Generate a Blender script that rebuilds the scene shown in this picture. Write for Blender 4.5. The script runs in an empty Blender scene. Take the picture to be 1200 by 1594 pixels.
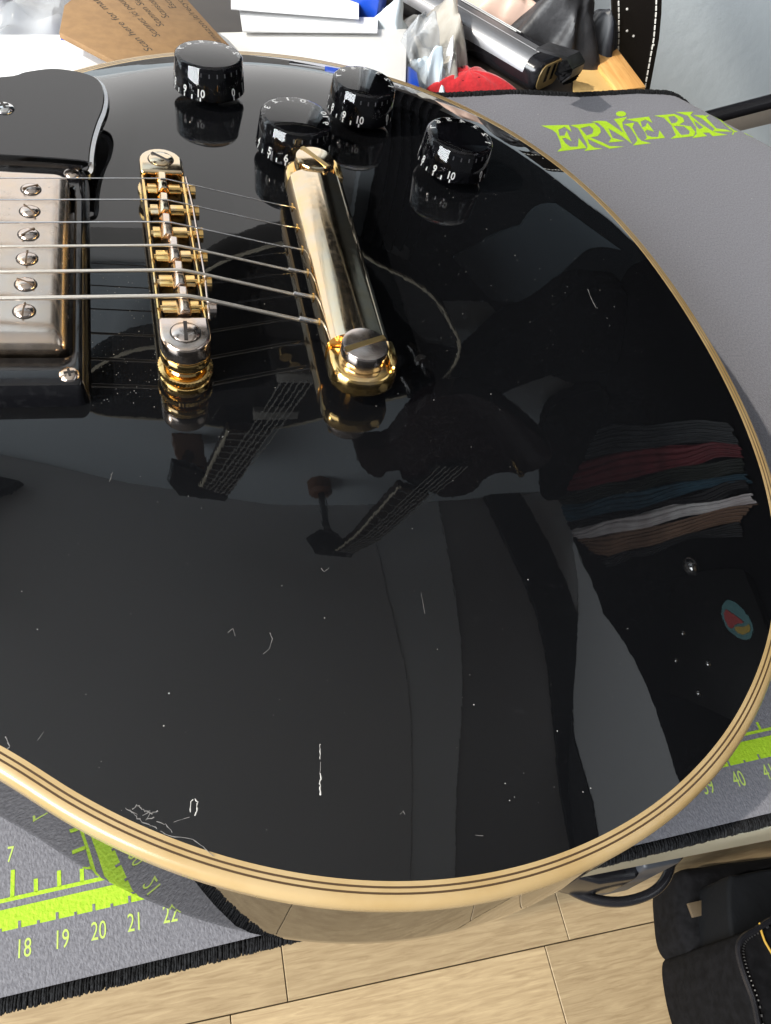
import bpy, bmesh, math, random
import numpy as np
from mathutils import Matrix, Vector
from mathutils.geometry import tessellate_polygon

# ------------------------------------------------------------------ scene, camera, light
# all lengths below are millimetres; guitar top plane is z = 0, 800 mm above the floor
S = 0.001
Z0 = 800.0
sc = bpy.context.scene
COL = sc.collection
sc.render.engine = 'CYCLES'
sc.cycles.use_denoising = True
sc.cycles.max_bounces = 10
sc.cycles.transmission_bounces = 10
sc.cycles.sample_clamp_indirect = 6.0
sc.view_settings.view_transform = 'Standard'
sc.view_settings.look = 'None'
sc.view_settings.exposure = 0.0
sc.view_settings.gamma = 1.0

F_PX = 1285.387
CAM = np.array([-9.813, -191.398, 156.265])
AZ, EL, RO = 0.463789, 0.909316, 0.319437
_f = np.array([math.sin(AZ) * math.cos(EL), math.cos(AZ) * math.cos(EL), -math.sin(EL)])
_r = np.array([math.cos(AZ), -math.sin(AZ), 0.0])
_u = np.cross(_r, _f)
RIGHT = math.cos(RO) * _r + math.sin(RO) * _u
UP = -math.sin(RO) * _r + math.cos(RO) * _u
FWD = _f


def w2m(p):
    return Vector((p[0] * S, p[1] * S, (p[2] + Z0) * S))


cam = bpy.data.cameras.new('camera')
cam.sensor_fit = 'VERTICAL'
cam.sensor_height = 24.0
cam.lens = 24.0 * F_PX / 1594.0
cam.clip_start = 0.01
cam.clip_end = 60.0
cam_o = bpy.data.objects.new('camera', cam)
COL.objects.link(cam_o)
m = Matrix.Identity(4)
for i in range(3):
    m[i][0], m[i][1], m[i][2] = RIGHT[i], UP[i], -FWD[i]
m.translation = w2m(CAM)
cam_o.matrix_world = m
sc.camera = cam_o

world = bpy.data.worlds.new('World')
sc.world = world
world.use_nodes = True
bg = world.node_tree.nodes['Background']
bg.inputs[0].default_value = (0.92, 0.96, 1.0, 1)
bg.inputs[1].default_value = 0.15


def lamp(name, kind, loc, target, power, color, **kw):
    l = bpy.data.lights.new(name, kind)
    l.energy = power
    l.color = color
    for k, v in kw.items():
        setattr(l, k, v)
    o = bpy.data.objects.new(name, l)
    COL.objects.link(o)
    o.location = w2m(loc)
    o.rotation_euler = (w2m(target) - w2m(loc)).to_track_quat('-Z', 'Y').to_euler()
    return o


SUN_DIR = np.array([-0.75, -0.11, 0.66])
SUN_DIR /= np.linalg.norm(SUN_DIR)
lamp('window_sunlight', 'SPOT', tuple(np.array([80, 0, -60]) + SUN_DIR * 7600), (80, 0, -60), 2750.0, (1.0, 0.93, 0.82),
     spot_size=math.radians(36), spot_blend=0.05, shadow_soft_size=0.06)
lamp('window_daylight', 'AREA', (-2500, -1500, 1050), (300, 200, 500), 262.0, (0.93, 0.97, 1.0), shape='RECTANGLE', size=2.1, size_y=1.9)


# ------------------------------------------------------------------ helpers
def at(px, py, z):
    """point of the photograph -> point on the horizontal plane z (mm)"""
    d = RIGHT * ((px - 600) / F_PX) + UP * (-(py - 797) / F_PX) + FWD
    t = (z - CAM[2]) / d[2]
    return CAM + d * t


WORLD_LOC = {}


def thing(name, label, cat, loc=(0, 0, 0), group=None, parent=None):
    o = bpy.data.objects.new(name, None)
    COL.objects.link(o)
    o.empty_display_size = 0.02
    if parent is None:
        o.location = w2m(loc)
        WORLD_LOC[o] = np.array(loc, float)
    if label:
        o['label'] = label
    if cat:
        o['category'] = cat
    if group:
        o['group'] = group
    return o


class MB:
    def __init__(self):
        self.v = []
        self.f = []

    def add(self, vs, fs):
        n = len(self.v)
        self.v += [tuple(map(float, p)) for p in vs]
        self.f += [tuple(i + n for i in f) for f in fs]
        return self

    def box(self, x0, x1, y0, y1, z0, z1, M=None):
        vs = [(x, y, z) for z in (z0, z1) for y in (y0, y1) for x in (x0, x1)]
        if M is not None:
            vs = [M(p) for p in vs]
        return self.add(vs, [(0, 2, 3, 1), (4, 5, 7, 6), (0, 1, 5, 4), (2, 6, 7, 3), (0, 4, 6, 2), (1, 3, 7, 5)])

    def prism(self, poly, z0, z1, M=None):
        """poly: list of (x,y) ; extruded z0..z1 ; M maps (x,y,z)->world"""
        a = sum(poly[i][0] * poly[(i + 1) % len(poly)][1] - poly[(i + 1) % len(poly)][0] * poly[i][1] for i in range(len(poly)))
        if a < 0:
            poly = poly[::-1]
        n = len(poly)
        vs = [(x, y, z0) for x, y in poly] + [(x, y, z1) for x, y in poly]
        if M is not None:
            vs = [M(p) for p in vs]
        fs = [(i, (i + 1) % n, (i + 1) % n + n, i + n) for i in range(n)]
        fs += [tuple(range(n - 1, -1, -1)), tuple(range(n, 2 * n))]
        return self.add(vs, fs)

    def lathe(self, prof, c=(0, 0, 0), n=40, axis=None, closed=False, tooth=None):
        """prof: list of (r,z) ; axis: unit vector of +z ; tooth(r,k)->r"""
        c = np.array(c, float)
        ez = np.array(axis if axis is not None else (0, 0, 1), float)
        ez /= np.linalg.norm(ez)
        t = np.array([1, 0, 0]) if abs(ez[0]) < 0.9 else np.array([0, 1, 0])
        ey = np.cross(ez, t)
        ey /= np.linalg.norm(ey)
        ex = np.cross(ey, ez)
        vs, fs = [], []
        for j, (r, z) in enumerate(prof):
            for k in range(n):
                rr = tooth(r, z, k) if tooth else r
                a = 2 * math.pi * k / n
                vs.append(c + ez * z + ex * rr * math.cos(a) + ey * rr * math.sin(a))
        for j in range(len(prof) - 1):
            for k in range(n):
                k2 = (k + 1) % n
                fs.append((j * n + k, j * n + k2, (j + 1) * n + k2, (j + 1) * n + k))
        if not closed:
            fs.append(tuple(range(n - 1, -1, -1)))
            fs.append(tuple((len(prof) - 1) * n + k for k in range(n)))
        return self.add(vs, fs)

    def tube(self, pts, r, n=8, cap=True, closed=False):
        P = [np.array(p, float) for p in pts]
        N = len(P)
        vs, fs = [], []
        prev = None
        for i in range(N):
            if closed:
                d = P[(i + 1) % N] - P[i - 1]
            else:
                d = P[min(i + 1, N - 1)] - P[max(i - 1, 0)]
            d = d / (np.linalg.norm(d) + 1e-12)
            if prev is None:
                t = np.array([0, 0, 1.0]) if abs(d[2]) < 0.9 else np.array([1.0, 0, 0])
            else:
                t = prev
            a = t - d * (t @ d)
            a /= np.linalg.norm(a)
            prev = a
            b = np.cross(d, a)
            rr = r[i] if hasattr(r, '__len__') else r
            for k in range(n):
                th = 2 * math.pi * k / n
                vs.append(P[i] + a * rr * math.cos(th) + b * rr * math.sin(th))
        segs = N if closed else N - 1
        for i in range(segs):
            i2 = (i + 1) % N
            for k in range(n):
                k2 = (k + 1) % n
                fs.append((i * n + k, i * n + k2, i2 * n + k2, i2 * n + k))
        if cap and not closed:
            fs.append(tuple(range(n - 1, -1, -1)))
            fs.append(tuple((N - 1) * n + k for k in range(n)))
        return self.add(vs, fs)

    def polys(self, contours, M):
        """flat filled shape with holes; M maps (x,y)->world"""
        flat = [p for c in contours for p in c]
        tris = tessellate_polygon([[Vector((p[0], p[1], 0)) for p in c] for c in contours])
        out = []
        for t in tris:
            a, b, c = (flat[i] for i in t)
            ar = (b[0] - a[0]) * (c[1] - a[1]) - (c[0] - a[0]) * (b[1] - a[1])
            out.append(t if ar > 0 else t[::-1])
        return self.add([M(p) for p in flat], out)

    def build(self, name, mat, parent=None, bevel=0.0, seg=2, smooth=35, kind=None, label=None, cat=None, group=None, sub=0, fixn=False):
        base = np.zeros(3)
        if parent is not None:
            base = WORLD_LOC[parent]
        me = bpy.data.meshes.new(name)
        if parent is None:
            vs = [((p[0]) * S, (p[1]) * S, (p[2] + Z0) * S) for p in self.v]
        else:
            vs = [((p[0] - base[0]) * S, (p[1] - base[1]) * S, (p[2] - base[2]) * S) for p in self.v]
        me.from_pydata(vs, [], self.f)
        me.validate()
        if bevel > 0 or fixn:
            bm = bmesh.new()
            bm.from_mesh(me)
            bmesh.ops.recalc_face_normals(bm, faces=bm.faces)
            if bevel > 0:
                ed = [e for e in bm.edges if len(e.link_faces) == 2 and e.calc_face_angle(0) > math.radians(38)]
                bmesh.ops.bevel(bm, geom=ed, offset=bevel * S, segments=seg, profile=0.5, affect='EDGES', clamp_overlap=True)
            bm.to_mesh(me)
            bm.free()
        if smooth:
            me.polygons.foreach_set('use_smooth', [True] * len(me.polygons))
            if smooth < 180:
                me.set_sharp_from_angle(angle=math.radians(smooth))
        me.update()
        for mm in (mat if isinstance(mat, (list, tuple)) else [mat]):
            me.materials.append(mm)
        o = bpy.data.objects.new(name, me)
        COL.objects.link(o)
        if parent is not None:
            o.parent = parent
            WORLD_LOC[o] = base
        else:
            WORLD_LOC[o] = np.array([0.0, 0.0, -Z0])
            o.location = (0, 0, 0)
        if kind:
            o['kind'] = kind
        if label:
            o['label'] = label
        if cat:
            o['category'] = cat
        if group:
            o['group'] = group
        if sub:
            md = o.modifiers.new('sub', 'SUBSURF')
            md.levels = md.render_levels = sub
        return o


def text_shape(body, size=1.0, bold=0.0):
    """outline text -> (verts (x,y), faces), letter height about size, centred in x on 0"""
    cu = bpy.data.curves.new('text', 'FONT')
    cu.body = body
    cu.size = 1.0
    cu.align_x = 'CENTER'
    cu.resolution_u = 3
    cu.offset = bold
    o = bpy.data.objects.new('text', cu)
    COL.objects.link(o)
    bpy.context.view_layer.update()
    me = bpy.data.meshes.new_from_object(o.evaluated_get(bpy.context.evaluated_depsgraph_get()))
    v = [(p.co.x * size / 0.7, p.co.y * size / 0.7) for p in me.vertices]
    f = [tuple(p.vertices) for p in me.polygons]
    bpy.data.objects.remove(o)
    bpy.data.curves.remove(cu)
    bpy.data.meshes.remove(me)
    return v, f


# ------------------------------------------------------------------ materials
def mat(name, col, rough=0.5, metal=0.0, ior=1.5, var=None, vscale=80.0, bump=0.0, bscale=400.0, bdetail=4.0, spec=None, coat=0.0,
        stretch=None, rvar=0.0, vdetail=5.0, vlo=0.35, vhi=0.65, sheen=0.0):
    M = bpy.data.materials.new(name)
    M.use_nodes = True
    nt = M.node_tree
    b = nt.nodes['Principled BSDF']
    b.inputs['Base Color'].default_value = (*col, 1)
    b.inputs['Roughness'].default_value = rough
    b.inputs['Metallic'].default_value = metal
    b.inputs['IOR'].default_value = ior
    if spec is not None:
        b.inputs['Specular IOR Level'].default_value = spec
    if coat:
        b.inputs['Coat Weight'].default_value = coat
        b.inputs['Coat Roughness'].default_value = 0.05
    if sheen:
        b.inputs['Sheen Weight'].default_value = sheen
    tc = nt.nodes.new('ShaderNodeTexCoord')
    src = tc.outputs['Object']
    if stretch:
        mp = nt.nodes.new('ShaderNodeMapping')
        mp.inputs['Scale'].default_value = stretch
        nt.links.new(src, mp.inputs['Vector'])
        src = mp.outputs['Vector']
    if var or rvar:
        n = nt.nodes.new('ShaderNodeTexNoise')
        n.inputs['Scale'].default_value = vscale
        n.inputs['Detail'].default_value = vdetail
        nt.links.new(src, n.inputs['Vector'])
        mr = nt.nodes.new('ShaderNodeMapRange')
        mr.inputs[1].default_value = vlo
        mr.inputs[2].default_value = vhi
        nt.links.new(n.outputs['Fac'], mr.inputs[0])
        if var:
            mx = nt.nodes.new('ShaderNodeMix')
            mx.data_type = 'RGBA'
            mx.inputs[6].default_value = (*col, 1)
            mx.inputs[7].default_value = (*var, 1)
            nt.links.new(mr.outputs[0], mx.inputs[0])
            nt.links.new(mx.outputs[2], b.inputs['Base Color'])
        if rvar:
            m2 = nt.nodes.new('ShaderNodeMapRange')
            m2.inputs[3].default_value = rough
            m2.inputs[4].default_value = rough + rvar
            nt.links.new(mr.outputs[0], m2.inputs[0])
            nt.links.new(m2.outputs[0], b.inputs['Roughness'])
    if bump:
        n = nt.nodes.new('ShaderNodeTexNoise')
        n.inputs['Scale'].default_value = bscale
        n.inputs['Detail'].default_value = bdetail
        nt.links.new(src, n.inputs['Vector'])
        bp = nt.nodes.new('ShaderNodeBump')
        bp.inputs['Strength'].default_value = 1.0
        bp.inputs['Distance'].default_value = bump * S
        nt.links.new(n.outputs['Fac'], bp.inputs['Height'])
        nt.links.new(bp.outputs['Normal'], b.inputs['Normal'])
    return M


def worn_gold(name, gold, bare, rough, lo, hi, top=0.0):
    """gold plating worn through to pale nickel in patches, more so on upward faces"""
    M = mat(name, gold, rough, 1.0)
    nt = M.node_tree
    b = nt.nodes['Principled BSDF']
    tc = nt.nodes.new('ShaderNodeTexCoord')
    n = nt.nodes.new('ShaderNodeTexNoise')
    n.inputs['Scale'].default_value = 160
    n.inputs['Detail'].default_value = 6
    nt.links.new(tc.outputs['Object'], n.inputs['Vector'])
    g = nt.nodes.new('ShaderNodeNewGeometry')
    sp = nt.nodes.new('ShaderNodeSeparateXYZ')
    nt.links.new(g.outputs['True Normal'], sp.inputs[0])
    ma = nt.nodes.new('ShaderNodeMath')
    ma.operation = 'MULTIPLY_ADD'
    ma.inputs[1].default_value = top
    nt.links.new(sp.outputs['Z'], ma.inputs[0])
    nt.links.new(n.outputs['Fac'], ma.inputs[2])
    mr = nt.nodes.new('ShaderNodeMapRange')
    mr.inputs[1].default_value = lo
    mr.inputs[2].default_value = hi
    nt.links.new(ma.outputs[0], mr.inputs[0])
    mx = nt.nodes.new('ShaderNodeMix')
    mx.data_type = 'RGBA'
    mx.inputs[6].default_value = (*gold, 1)
    mx.inputs[7].default_value = (*bare, 1)
    nt.links.new(mr.outputs[0], mx.inputs[0])
    nt.links.new(mx.outputs[2], b.inputs['Base Color'])
    n2 = nt.nodes.new('ShaderNodeTexNoise')
    n2.inputs['Scale'].default_value = 420
    n2.inputs['Detail'].default_value = 5
    nt.links.new(tc.outputs['Object'], n2.inputs['Vector'])
    m2 = nt.nodes.new('ShaderNodeMapRange')
    m2.inputs[1].default_value = 0.42
    m2.inputs[2].default_value = 0.72
    m2.inputs[3].default_value = rough
    m2.inputs[4].default_value = rough + 0.08
    nt.links.new(n2.outputs['Fac'], m2.inputs[0])
    nt.links.new(m2.outputs[0], b.inputs['Roughness'])
    return M


def lacquer():
    M = mat('black_lacquer', (0.0032, 0.0034, 0.004), 0.012, ior=1.5)
    nt = M.node_tree
    b = nt.nodes['Principled BSDF']
    tc = nt.nodes.new('ShaderNodeTexCoord')
    n = nt.nodes.new('ShaderNodeTexNoise')
    n.inputs['Scale'].default_value = 19
    n.inputs['Detail'].default_value = 1.0
    n2 = nt.nodes.new('ShaderNodeTexNoise')
    n2.inputs['Scale'].default_value = 420
    n2.inputs['Detail'].default_value = 3.0
    nt.links.new(tc.outputs['Object'], n.inputs['Vector'])
    nt.links.new(tc.outputs['Object'], n2.inputs['Vector'])
    b1 = nt.nodes.new('ShaderNodeBump')
    b1.inputs['Distance'].default_value = 0.14 * S
    b1.inputs['Strength'].default_value = 1
    b2 = nt.nodes.new('ShaderNodeBump')
    b2.inputs['Distance'].default_value = 0.0009 * S
    b2.inputs['Strength'].default_value = 1
    nt.links.new(n.outputs['Fac'], b1.inputs['Height'])
    nt.links.new(n2.outputs['Fac'], b2.inputs['Height'])
    nt.links.new(b1.outputs['Normal'], b2.inputs['Normal'])
    nt.links.new(b2.outputs['Normal'], b.inputs['Normal'])
    mps = nt.nodes.new('ShaderNodeMapping')
    mps.inputs['Scale'].default_value = (1.0, .28, 1.0)
    mps.inputs['Rotation'].default_value = (0, 0, .25)
    nt.links.new(tc.outputs['Object'], mps.inputs['Vector'])
    n5 = nt.nodes.new('ShaderNodeTexNoise')
    n5.inputs['Scale'].default_value = 520
    n5.inputs['Detail'].default_value = 3
    nt.links.new(mps.outputs[0], n5.inputs['Vector'])
    b3 = nt.nodes.new('ShaderNodeBump')
    b3.inputs['Distance'].default_value = 0.0026 * S
    b3.inputs['Strength'].default_value = 1
    nt.links.new(n5.outputs['Fac'], b3.inputs['Height'])
    nt.links.new(b2.outputs['Normal'], b3.inputs['Normal'])
    nt.links.new(b3.outputs['Normal'], b.inputs['Normal'])
    # film of dust and polish haze: patchy, pale, very thin
    n3 = nt.nodes.new('ShaderNodeTexNoise')
    n3.inputs['Scale'].default_value = 900
    n3.inputs['Detail'].default_value = 2
    nt.links.new(tc.outputs['Object'], n3.inputs['Vector'])
    n4 = nt.nodes.new('ShaderNodeTexNoise')
    n4.inputs['Scale'].default_value = 14
    n4.inputs['Detail'].default_value = 3
    nt.links.new(tc.outputs['Object'], n4.inputs['Vector'])
    mr = nt.nodes.new('ShaderNodeMapRange')
    mr.inputs[1].default_value = 0.62
    mr.inputs[2].default_value = 0.78
    nt.links.new(n3.outputs['Fac'], mr.inputs[0])
    mr4 = nt.nodes.new('ShaderNodeMapRange')
    mr4.inputs[1].default_value = 0.45
    mr4.inputs[2].default_value = 0.7
    nt.links.new(n4.outputs['Fac'], mr4.inputs[0])
    mu = nt.nodes.new('ShaderNodeMath')
    mu.operation = 'MULTIPLY'
    nt.links.new(mr.outputs[0], mu.inputs[0])
    nt.links.new(mr4.outputs[0], mu.inputs[1])
    mx = nt.nodes.new('ShaderNodeMix')
    mx.data_type = 'RGBA'
    mx.inputs[6].default_value = (0.0032, 0.0034, 0.004, 1)
    mx.inputs[7].default_value = (0.012, 0.012, 0.013, 1)
    nt.links.new(mu.outputs[0], mx.inputs[0])
    nt.links.new(mx.outputs[2], b.inputs['Base Color'])
    return M


def clear_plastic():
    M = bpy.data.materials.new('clear_acrylic')
    M.use_nodes = True
    b = M.node_tree.nodes['Principled BSDF']
    b.inputs['Base Color'].default_value = (0.97, 0.97, 0.97, 1)
    b.inputs['Roughness'].default_value = 0.03
    b.inputs['IOR'].default_value = 1.47
    b.inputs['Transmission Weight'].default_value = 1.0
    return M


def film_plastic():
    M = bpy.data.materials.new('clear_film')
    M.use_nodes = True
    nt = M.node_tree
    b = nt.nodes['Principled BSDF']
    b.inputs['Base Color'].default_value = (0.42, 0.44, 0.46, 1)
    b.inputs['Roughness'].default_value = 0.18
    b.inputs['Alpha'].default_value = 0.4
    return M


def wood(name, a, b_, scale=60, stretch=(1, 1, 8), rough=0.5, axis='X'):
    M = mat(name, a, rough)
    nt = M.node_tree
    b = nt.nodes['Principled BSDF']
    tc = nt.nodes.new('ShaderNodeTexCoord')
    mp = nt.nodes.new('ShaderNodeMapping')
    mp.inputs['Scale'].default_value = stretch
    oi = nt.nodes.new('ShaderNodeObjectInfo')
    cm = nt.nodes.new('ShaderNodeCombineXYZ')
    mm = nt.nodes.new('ShaderNodeMath')
    mm.operation = 'MULTIPLY'
    mm.inputs[1].default_value = 37.0
    nt.links.new(oi.outputs['Random'], mm.inputs[0])
    for i in range(3):
        nt.links.new(mm.outputs[0], cm.inputs[i])
    nt.links.new(cm.outputs[0], mp.inputs['Location'])
    nt.links.new(tc.outputs['Object'], mp.inputs['Vector'])
    n = nt.nodes.new('ShaderNodeTexNoise')
    n.inputs['Scale'].default_value = scale
    n.inputs['Detail'].default_value = 7
    n.inputs['Roughness'].default_value = 0.6
    n.inputs['Distortion'].default_value = 0.7
    nt.links.new(mp.outputs[0], n.inputs['Vector'])
    mr = nt.nodes.new('ShaderNodeMapRange')
    mr.inputs[1].default_value = 0.33
    mr.inputs[2].default_value = 0.67
    nt.links.new(n.outputs['Fac'], mr.inputs[0])
    mx = nt.nodes.new('ShaderNodeMix')
    mx.data_type = 'RGBA'
    mx.inputs[6].default_value = (*a, 1)
    mx.inputs[7].default_value = (*b_, 1)
    nt.links.new(mr.outputs[0], mx.inputs[0])
    hs = nt.nodes.new('ShaderNodeHueSaturation')
    m3 = nt.nodes.new('ShaderNodeMapRange')
    m3.inputs[3].default_value = 0.82
    m3.inputs[4].default_value = 1.14
    nt.links.new(oi.outputs['Random'], m3.inputs[0])
    nt.links.new(m3.outputs[0], hs.inputs['Value'])
    nt.links.new(mx.outputs[2], hs.inputs['Color'])
    nt.links.new(hs.outputs[0], b.inputs['Base Color'])
    bp = nt.nodes.new('ShaderNodeBump')
    bp.inputs['Distance'].default_value = 0.15 * S
    nt.links.new(n.outputs['Fac'], bp.inputs['Height'])
    nt.links.new(bp.outputs['Normal'], b.inputs['Normal'])
    return M


def emit(name, col, k):
    M = bpy.data.materials.new(name)
    M.use_nodes = True
    nt = M.node_tree
    nt.nodes.remove(nt.nodes['Principled BSDF'])
    e = nt.nodes.new('ShaderNodeEmission')
    e.inputs[0].default_value = (*col, 1)
    e.inputs[1].default_value = k
    nt.links.new(e.outputs[0], nt.nodes['Material Output'].inputs[0])
    return M


HANGCREAM = mat('cream_trim', (0.66, 0.6, 0.47), 0.4)
HANGWIRE = mat('pale_wire', (0.34, 0.33, 0.3), 0.4)
LACQ = lacquer()
BIND = mat('aged_cream_binding', (0.31, 0.21, 0.09), 0.26, var=(0.36, 0.26, 0.13), vscale=60, coat=0.15, bump=0.03, bscale=120)
BINDDARK = mat('dark_binding_line', (0.055, 0.03, 0.012), 0.3)
BLACKPL = mat('black_plastic', (0.004, 0.004, 0.005), 0.12, var=(0.012, 0.012, 0.013), vscale=500, vlo=.55, vhi=.8, rvar=0.12)
GUARD = mat('pickguard_black', (0.006, 0.006, 0.007), 0.05, bump=0.006, bscale=350, bdetail=4)
WHITEPLY = mat('white_ply', (0.75, 0.8, 0.88), 0.35)
GOLD = worn_gold('gold_plating', (0.86, 0.58, 0.22), (0.72, 0.6, 0.44), 0.12, 0.5, 0.8)
GOLDTOP = worn_gold('gold_worn_to_nickel', (0.88, 0.6, 0.28), (0.7, 0.6, 0.46), 0.07, 0.45, 1.15, top=0.55)
NICKEL = worn_gold('worn_nickel_cover', (0.7, 0.54, 0.38), (0.6, 0.52, 0.46), 0.2, 0.35, 1.15, top=0.55)
SILVER = worn_gold('worn_nickel', (0.74, 0.56, 0.4), (0.6, 0.53, 0.49), 0.16, 0.3, 0.55)
SLOTGOLD = mat('slot_brown', (0.12, 0.08, 0.05), 0.4, 0.6)
DARKSLOT = mat('dark_slot', (0.012, 0.009, 0.007), 0.5)
STEEL = mat('string_steel', (0.72, 0.72, 0.74), 0.24, 1.0)
BRONZE = mat('wound_string', (0.86, 0.8, 0.72), 0.3, 1.0, bump=0.03, bscale=2500, stretch=(1, 0.1, 0.1))
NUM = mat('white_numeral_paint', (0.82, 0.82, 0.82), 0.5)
CORE = mat('knob_black_core', (0.003, 0.003, 0.004), 0.5, spec=0.0)
CLEAR = clear_plastic()
MATGREY = mat('grey_neoprene', (0.122, 0.122, 0.14), 0.8, var=(0.172, 0.172, 0.193), vscale=1100, vdetail=2, bump=0.15, bscale=1500, bdetail=2, sheen=0.1, stretch=(1.25, .8, 1))
GREEN = mat('lime_print', (0.3, 0.5, 0.012), 0.7, var=(0.36, 0.56, 0.02), vscale=800, bump=0.2, bscale=1050)
GREENLIGHT = mat('pale_lime_numerals', (0.42, 0.56, 0.11), 0.7)
STITCH = mat('black_overlock_thread', (0.003, 0.003, 0.0035), 0.9, var=(0.012, 0.0125, 0.014), vscale=900, bump=0.3, bscale=1500, spec=0.2)
OAK = wood('oak_floor', (0.43, 0.325, 0.19), (0.3, 0.215, 0.12), 26, (1.0, 11, 11), 0.42)
TABLEEDGE = mat('cream_laminate', (0.36, 0.35, 0.28), 0.35, var=(0.28, 0.27, 0.21), vscale=30)
TABLETOP = mat('table_laminate', (0.035, 0.028, 0.024), 0.5, var=(0.05, 0.04, 0.033), vscale=30)
WALLBLUE = mat('pale_blue_plaster', (0.66, 0.73, 0.78), 0.8, var=(0.62, 0.69, 0.74), vscale=4, bump=0.5, bscale=60)
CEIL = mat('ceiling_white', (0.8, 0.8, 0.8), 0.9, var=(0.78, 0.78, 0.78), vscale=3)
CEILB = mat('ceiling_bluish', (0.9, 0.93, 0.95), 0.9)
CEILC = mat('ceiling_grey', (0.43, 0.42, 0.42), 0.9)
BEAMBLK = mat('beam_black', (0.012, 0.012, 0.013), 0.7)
PAPER = mat('white_paper', (0.8, 0.8, 0.8), 0.7, var=(0.77, 0.77, 0.78), vscale=30, bump=0.3, bscale=60)
PAPER2 = mat('white_card', (0.78, 0.77, 0.75), 0.7, var=(0.72, 0.71, 0.69), vscale=25, bump=0.25, bscale=70)
CARDB = mat('kraft_cardboard', (0.25, 0.145, 0.062), 0.75, var=(0.21, 0.12, 0.052), vscale=220, bump=0.1, bscale=300)
INK = mat('black_ink', (0.05, 0.035, 0.022), 0.7)
BLUEPL = mat('blue_plastic', (0.01, 0.06, 0.42), 0.3)
RED = mat('red_mesh_fabric', (0.62, 0.012, 0.02), 0.7, var=(0.5, 0.008, 0.015), vscale=300, bump=0.4, bscale=500, sheen=0.3)
BLACKFAB = mat('black_fabric', (0.002, 0.002, 0.0025), 0.85, var=(0.005, 0.005, 0.006), vscale=120, bump=1.2, bscale=60, bdetail=8, spec=0.12)
GLOVE = mat('black_nylon', (0.016, 0.016, 0.018), 0.5, var=(0.035, 0.035, 0.038), vscale=90, bump=0.8, bscale=120)
BARMET = mat('dark_brushed_metal', (0.3, 0.305, 0.325), 0.46, 0.8, bump=0.05, bscale=300)
BARBLK = mat('black_gloss_plastic', (0.01, 0.01, 0.012), 0.2)
BAREND = mat('amber_end', (0.4, 0.28, 0.12), 0.4, var=(0.3, 0.2, 0.08), vscale=90)
PINE = wood('pine_block', (0.74, 0.42, 0.15), (0.56, 0.27, 0.075), 26, (12, 1.2, 12), 0.5)
PINEEND = mat('pine_pale_face', (0.8, 0.52, 0.2), 0.55, var=(0.74, 0.47, 0.17), vscale=50)
LEATHER = mat('black_leather', (0.01, 0.008, 0.007), 0.28, bump=0.15, bscale=500)
THREAD = mat('white_thread', (0.75, 0.74, 0.7), 0.7)
FILM = film_plastic()
TISSUE = mat('pale_blue_tissue', (0.5, 0.6, 0.68), 0.6, var=(0.62, 0.7, 0.76), vscale=40)
PIPING = mat('yellow_piping', (0.34, 0.2, 0.02), 0.6)
DUSTDIM = mat('dust_dim', (0.13, 0.125, 0.12), 0.9)
DUST = mat('dust_white', (0.36, 0.35, 0.33), 0.9)
MAROON = mat('maroon_lacquer', (0.016, 0.004, 0.005), 0.2)
ROSEW = mat('rosewood', (0.03, 0.018, 0.012), 0.5)
MAHOG = mat('brown_wood_block', (0.22, 0.1, 0.05), 0.5)
CHROME = mat('chrome', (0.8, 0.8, 0.8), 0.12, 1.0)

# ------------------------------------------------------------------ the setting: room
FLOOR_Z = -800.0
MB().box(-2600, 2600, -2600, 1000, FLOOR_Z - 60, FLOOR_Z - 12).build('floor_base', mat('dark_subfloor', (0.05, 0.035, 0.02), 0.9), kind='structure', smooth=0)
floor_o = MB().box(-2600, 2600, -2600, 1000, FLOOR_Z - 11.9, FLOOR_Z - 9).build('floor', mat('floor_gap', (0.12, 0.085, 0.05), 0.9), kind='structure', smooth=0)
random.seed(5)
row_edges = [-115 - 130 * k for k in range(-3, 12)]
joints = {0: [-216, 97, 410, 760], 1: [-420, -180, 700, 1010], -1: [-300, 40, 380, 700]}
plank_meshes = {}
nplank = 0
for ri, ytop in enumerate(row_edges):
    k = ri - 3   # k=0 : the row from y=-115 up to +15
    y0, y1 = ytop, ytop + 130
    js = joints.get(-k if k else 0)
    if k == 0:
        js = joints[0]
    elif js is None:
        st = random.uniform(-300, 0)
        js = [st + 330 * i + random.uniform(-30, 30) for i in range(0, 5)]
    js = sorted(js)
    js = [js[0] - 340] + js + [js[-1] + 340]
    for a, b in zip(js[:-1], js[1:]):
        if b < -900 or a > 1300:
            continue
        L = b - a
        mb = MB()
        mb.box(-L / 2 + .5, L / 2 - .5, -64.4, 64.4, -9, 0)
        o = mb.build('floor_plank', OAK, None, bevel=0.5, seg=1, smooth=0)
        # object origin at the plank
        for v in o.data.vertices:
            v.co.z -= Z0 * S
        o.location = w2m(((a + b) / 2, (y0 + y1) / 2, FLOOR_Z + random.uniform(-.15, .15)))
        o.parent = floor_o
        nplank += 1

WALL_Y, WALL_X, CEIL_Z = 830.0, 1000.0, 1300.0
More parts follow.
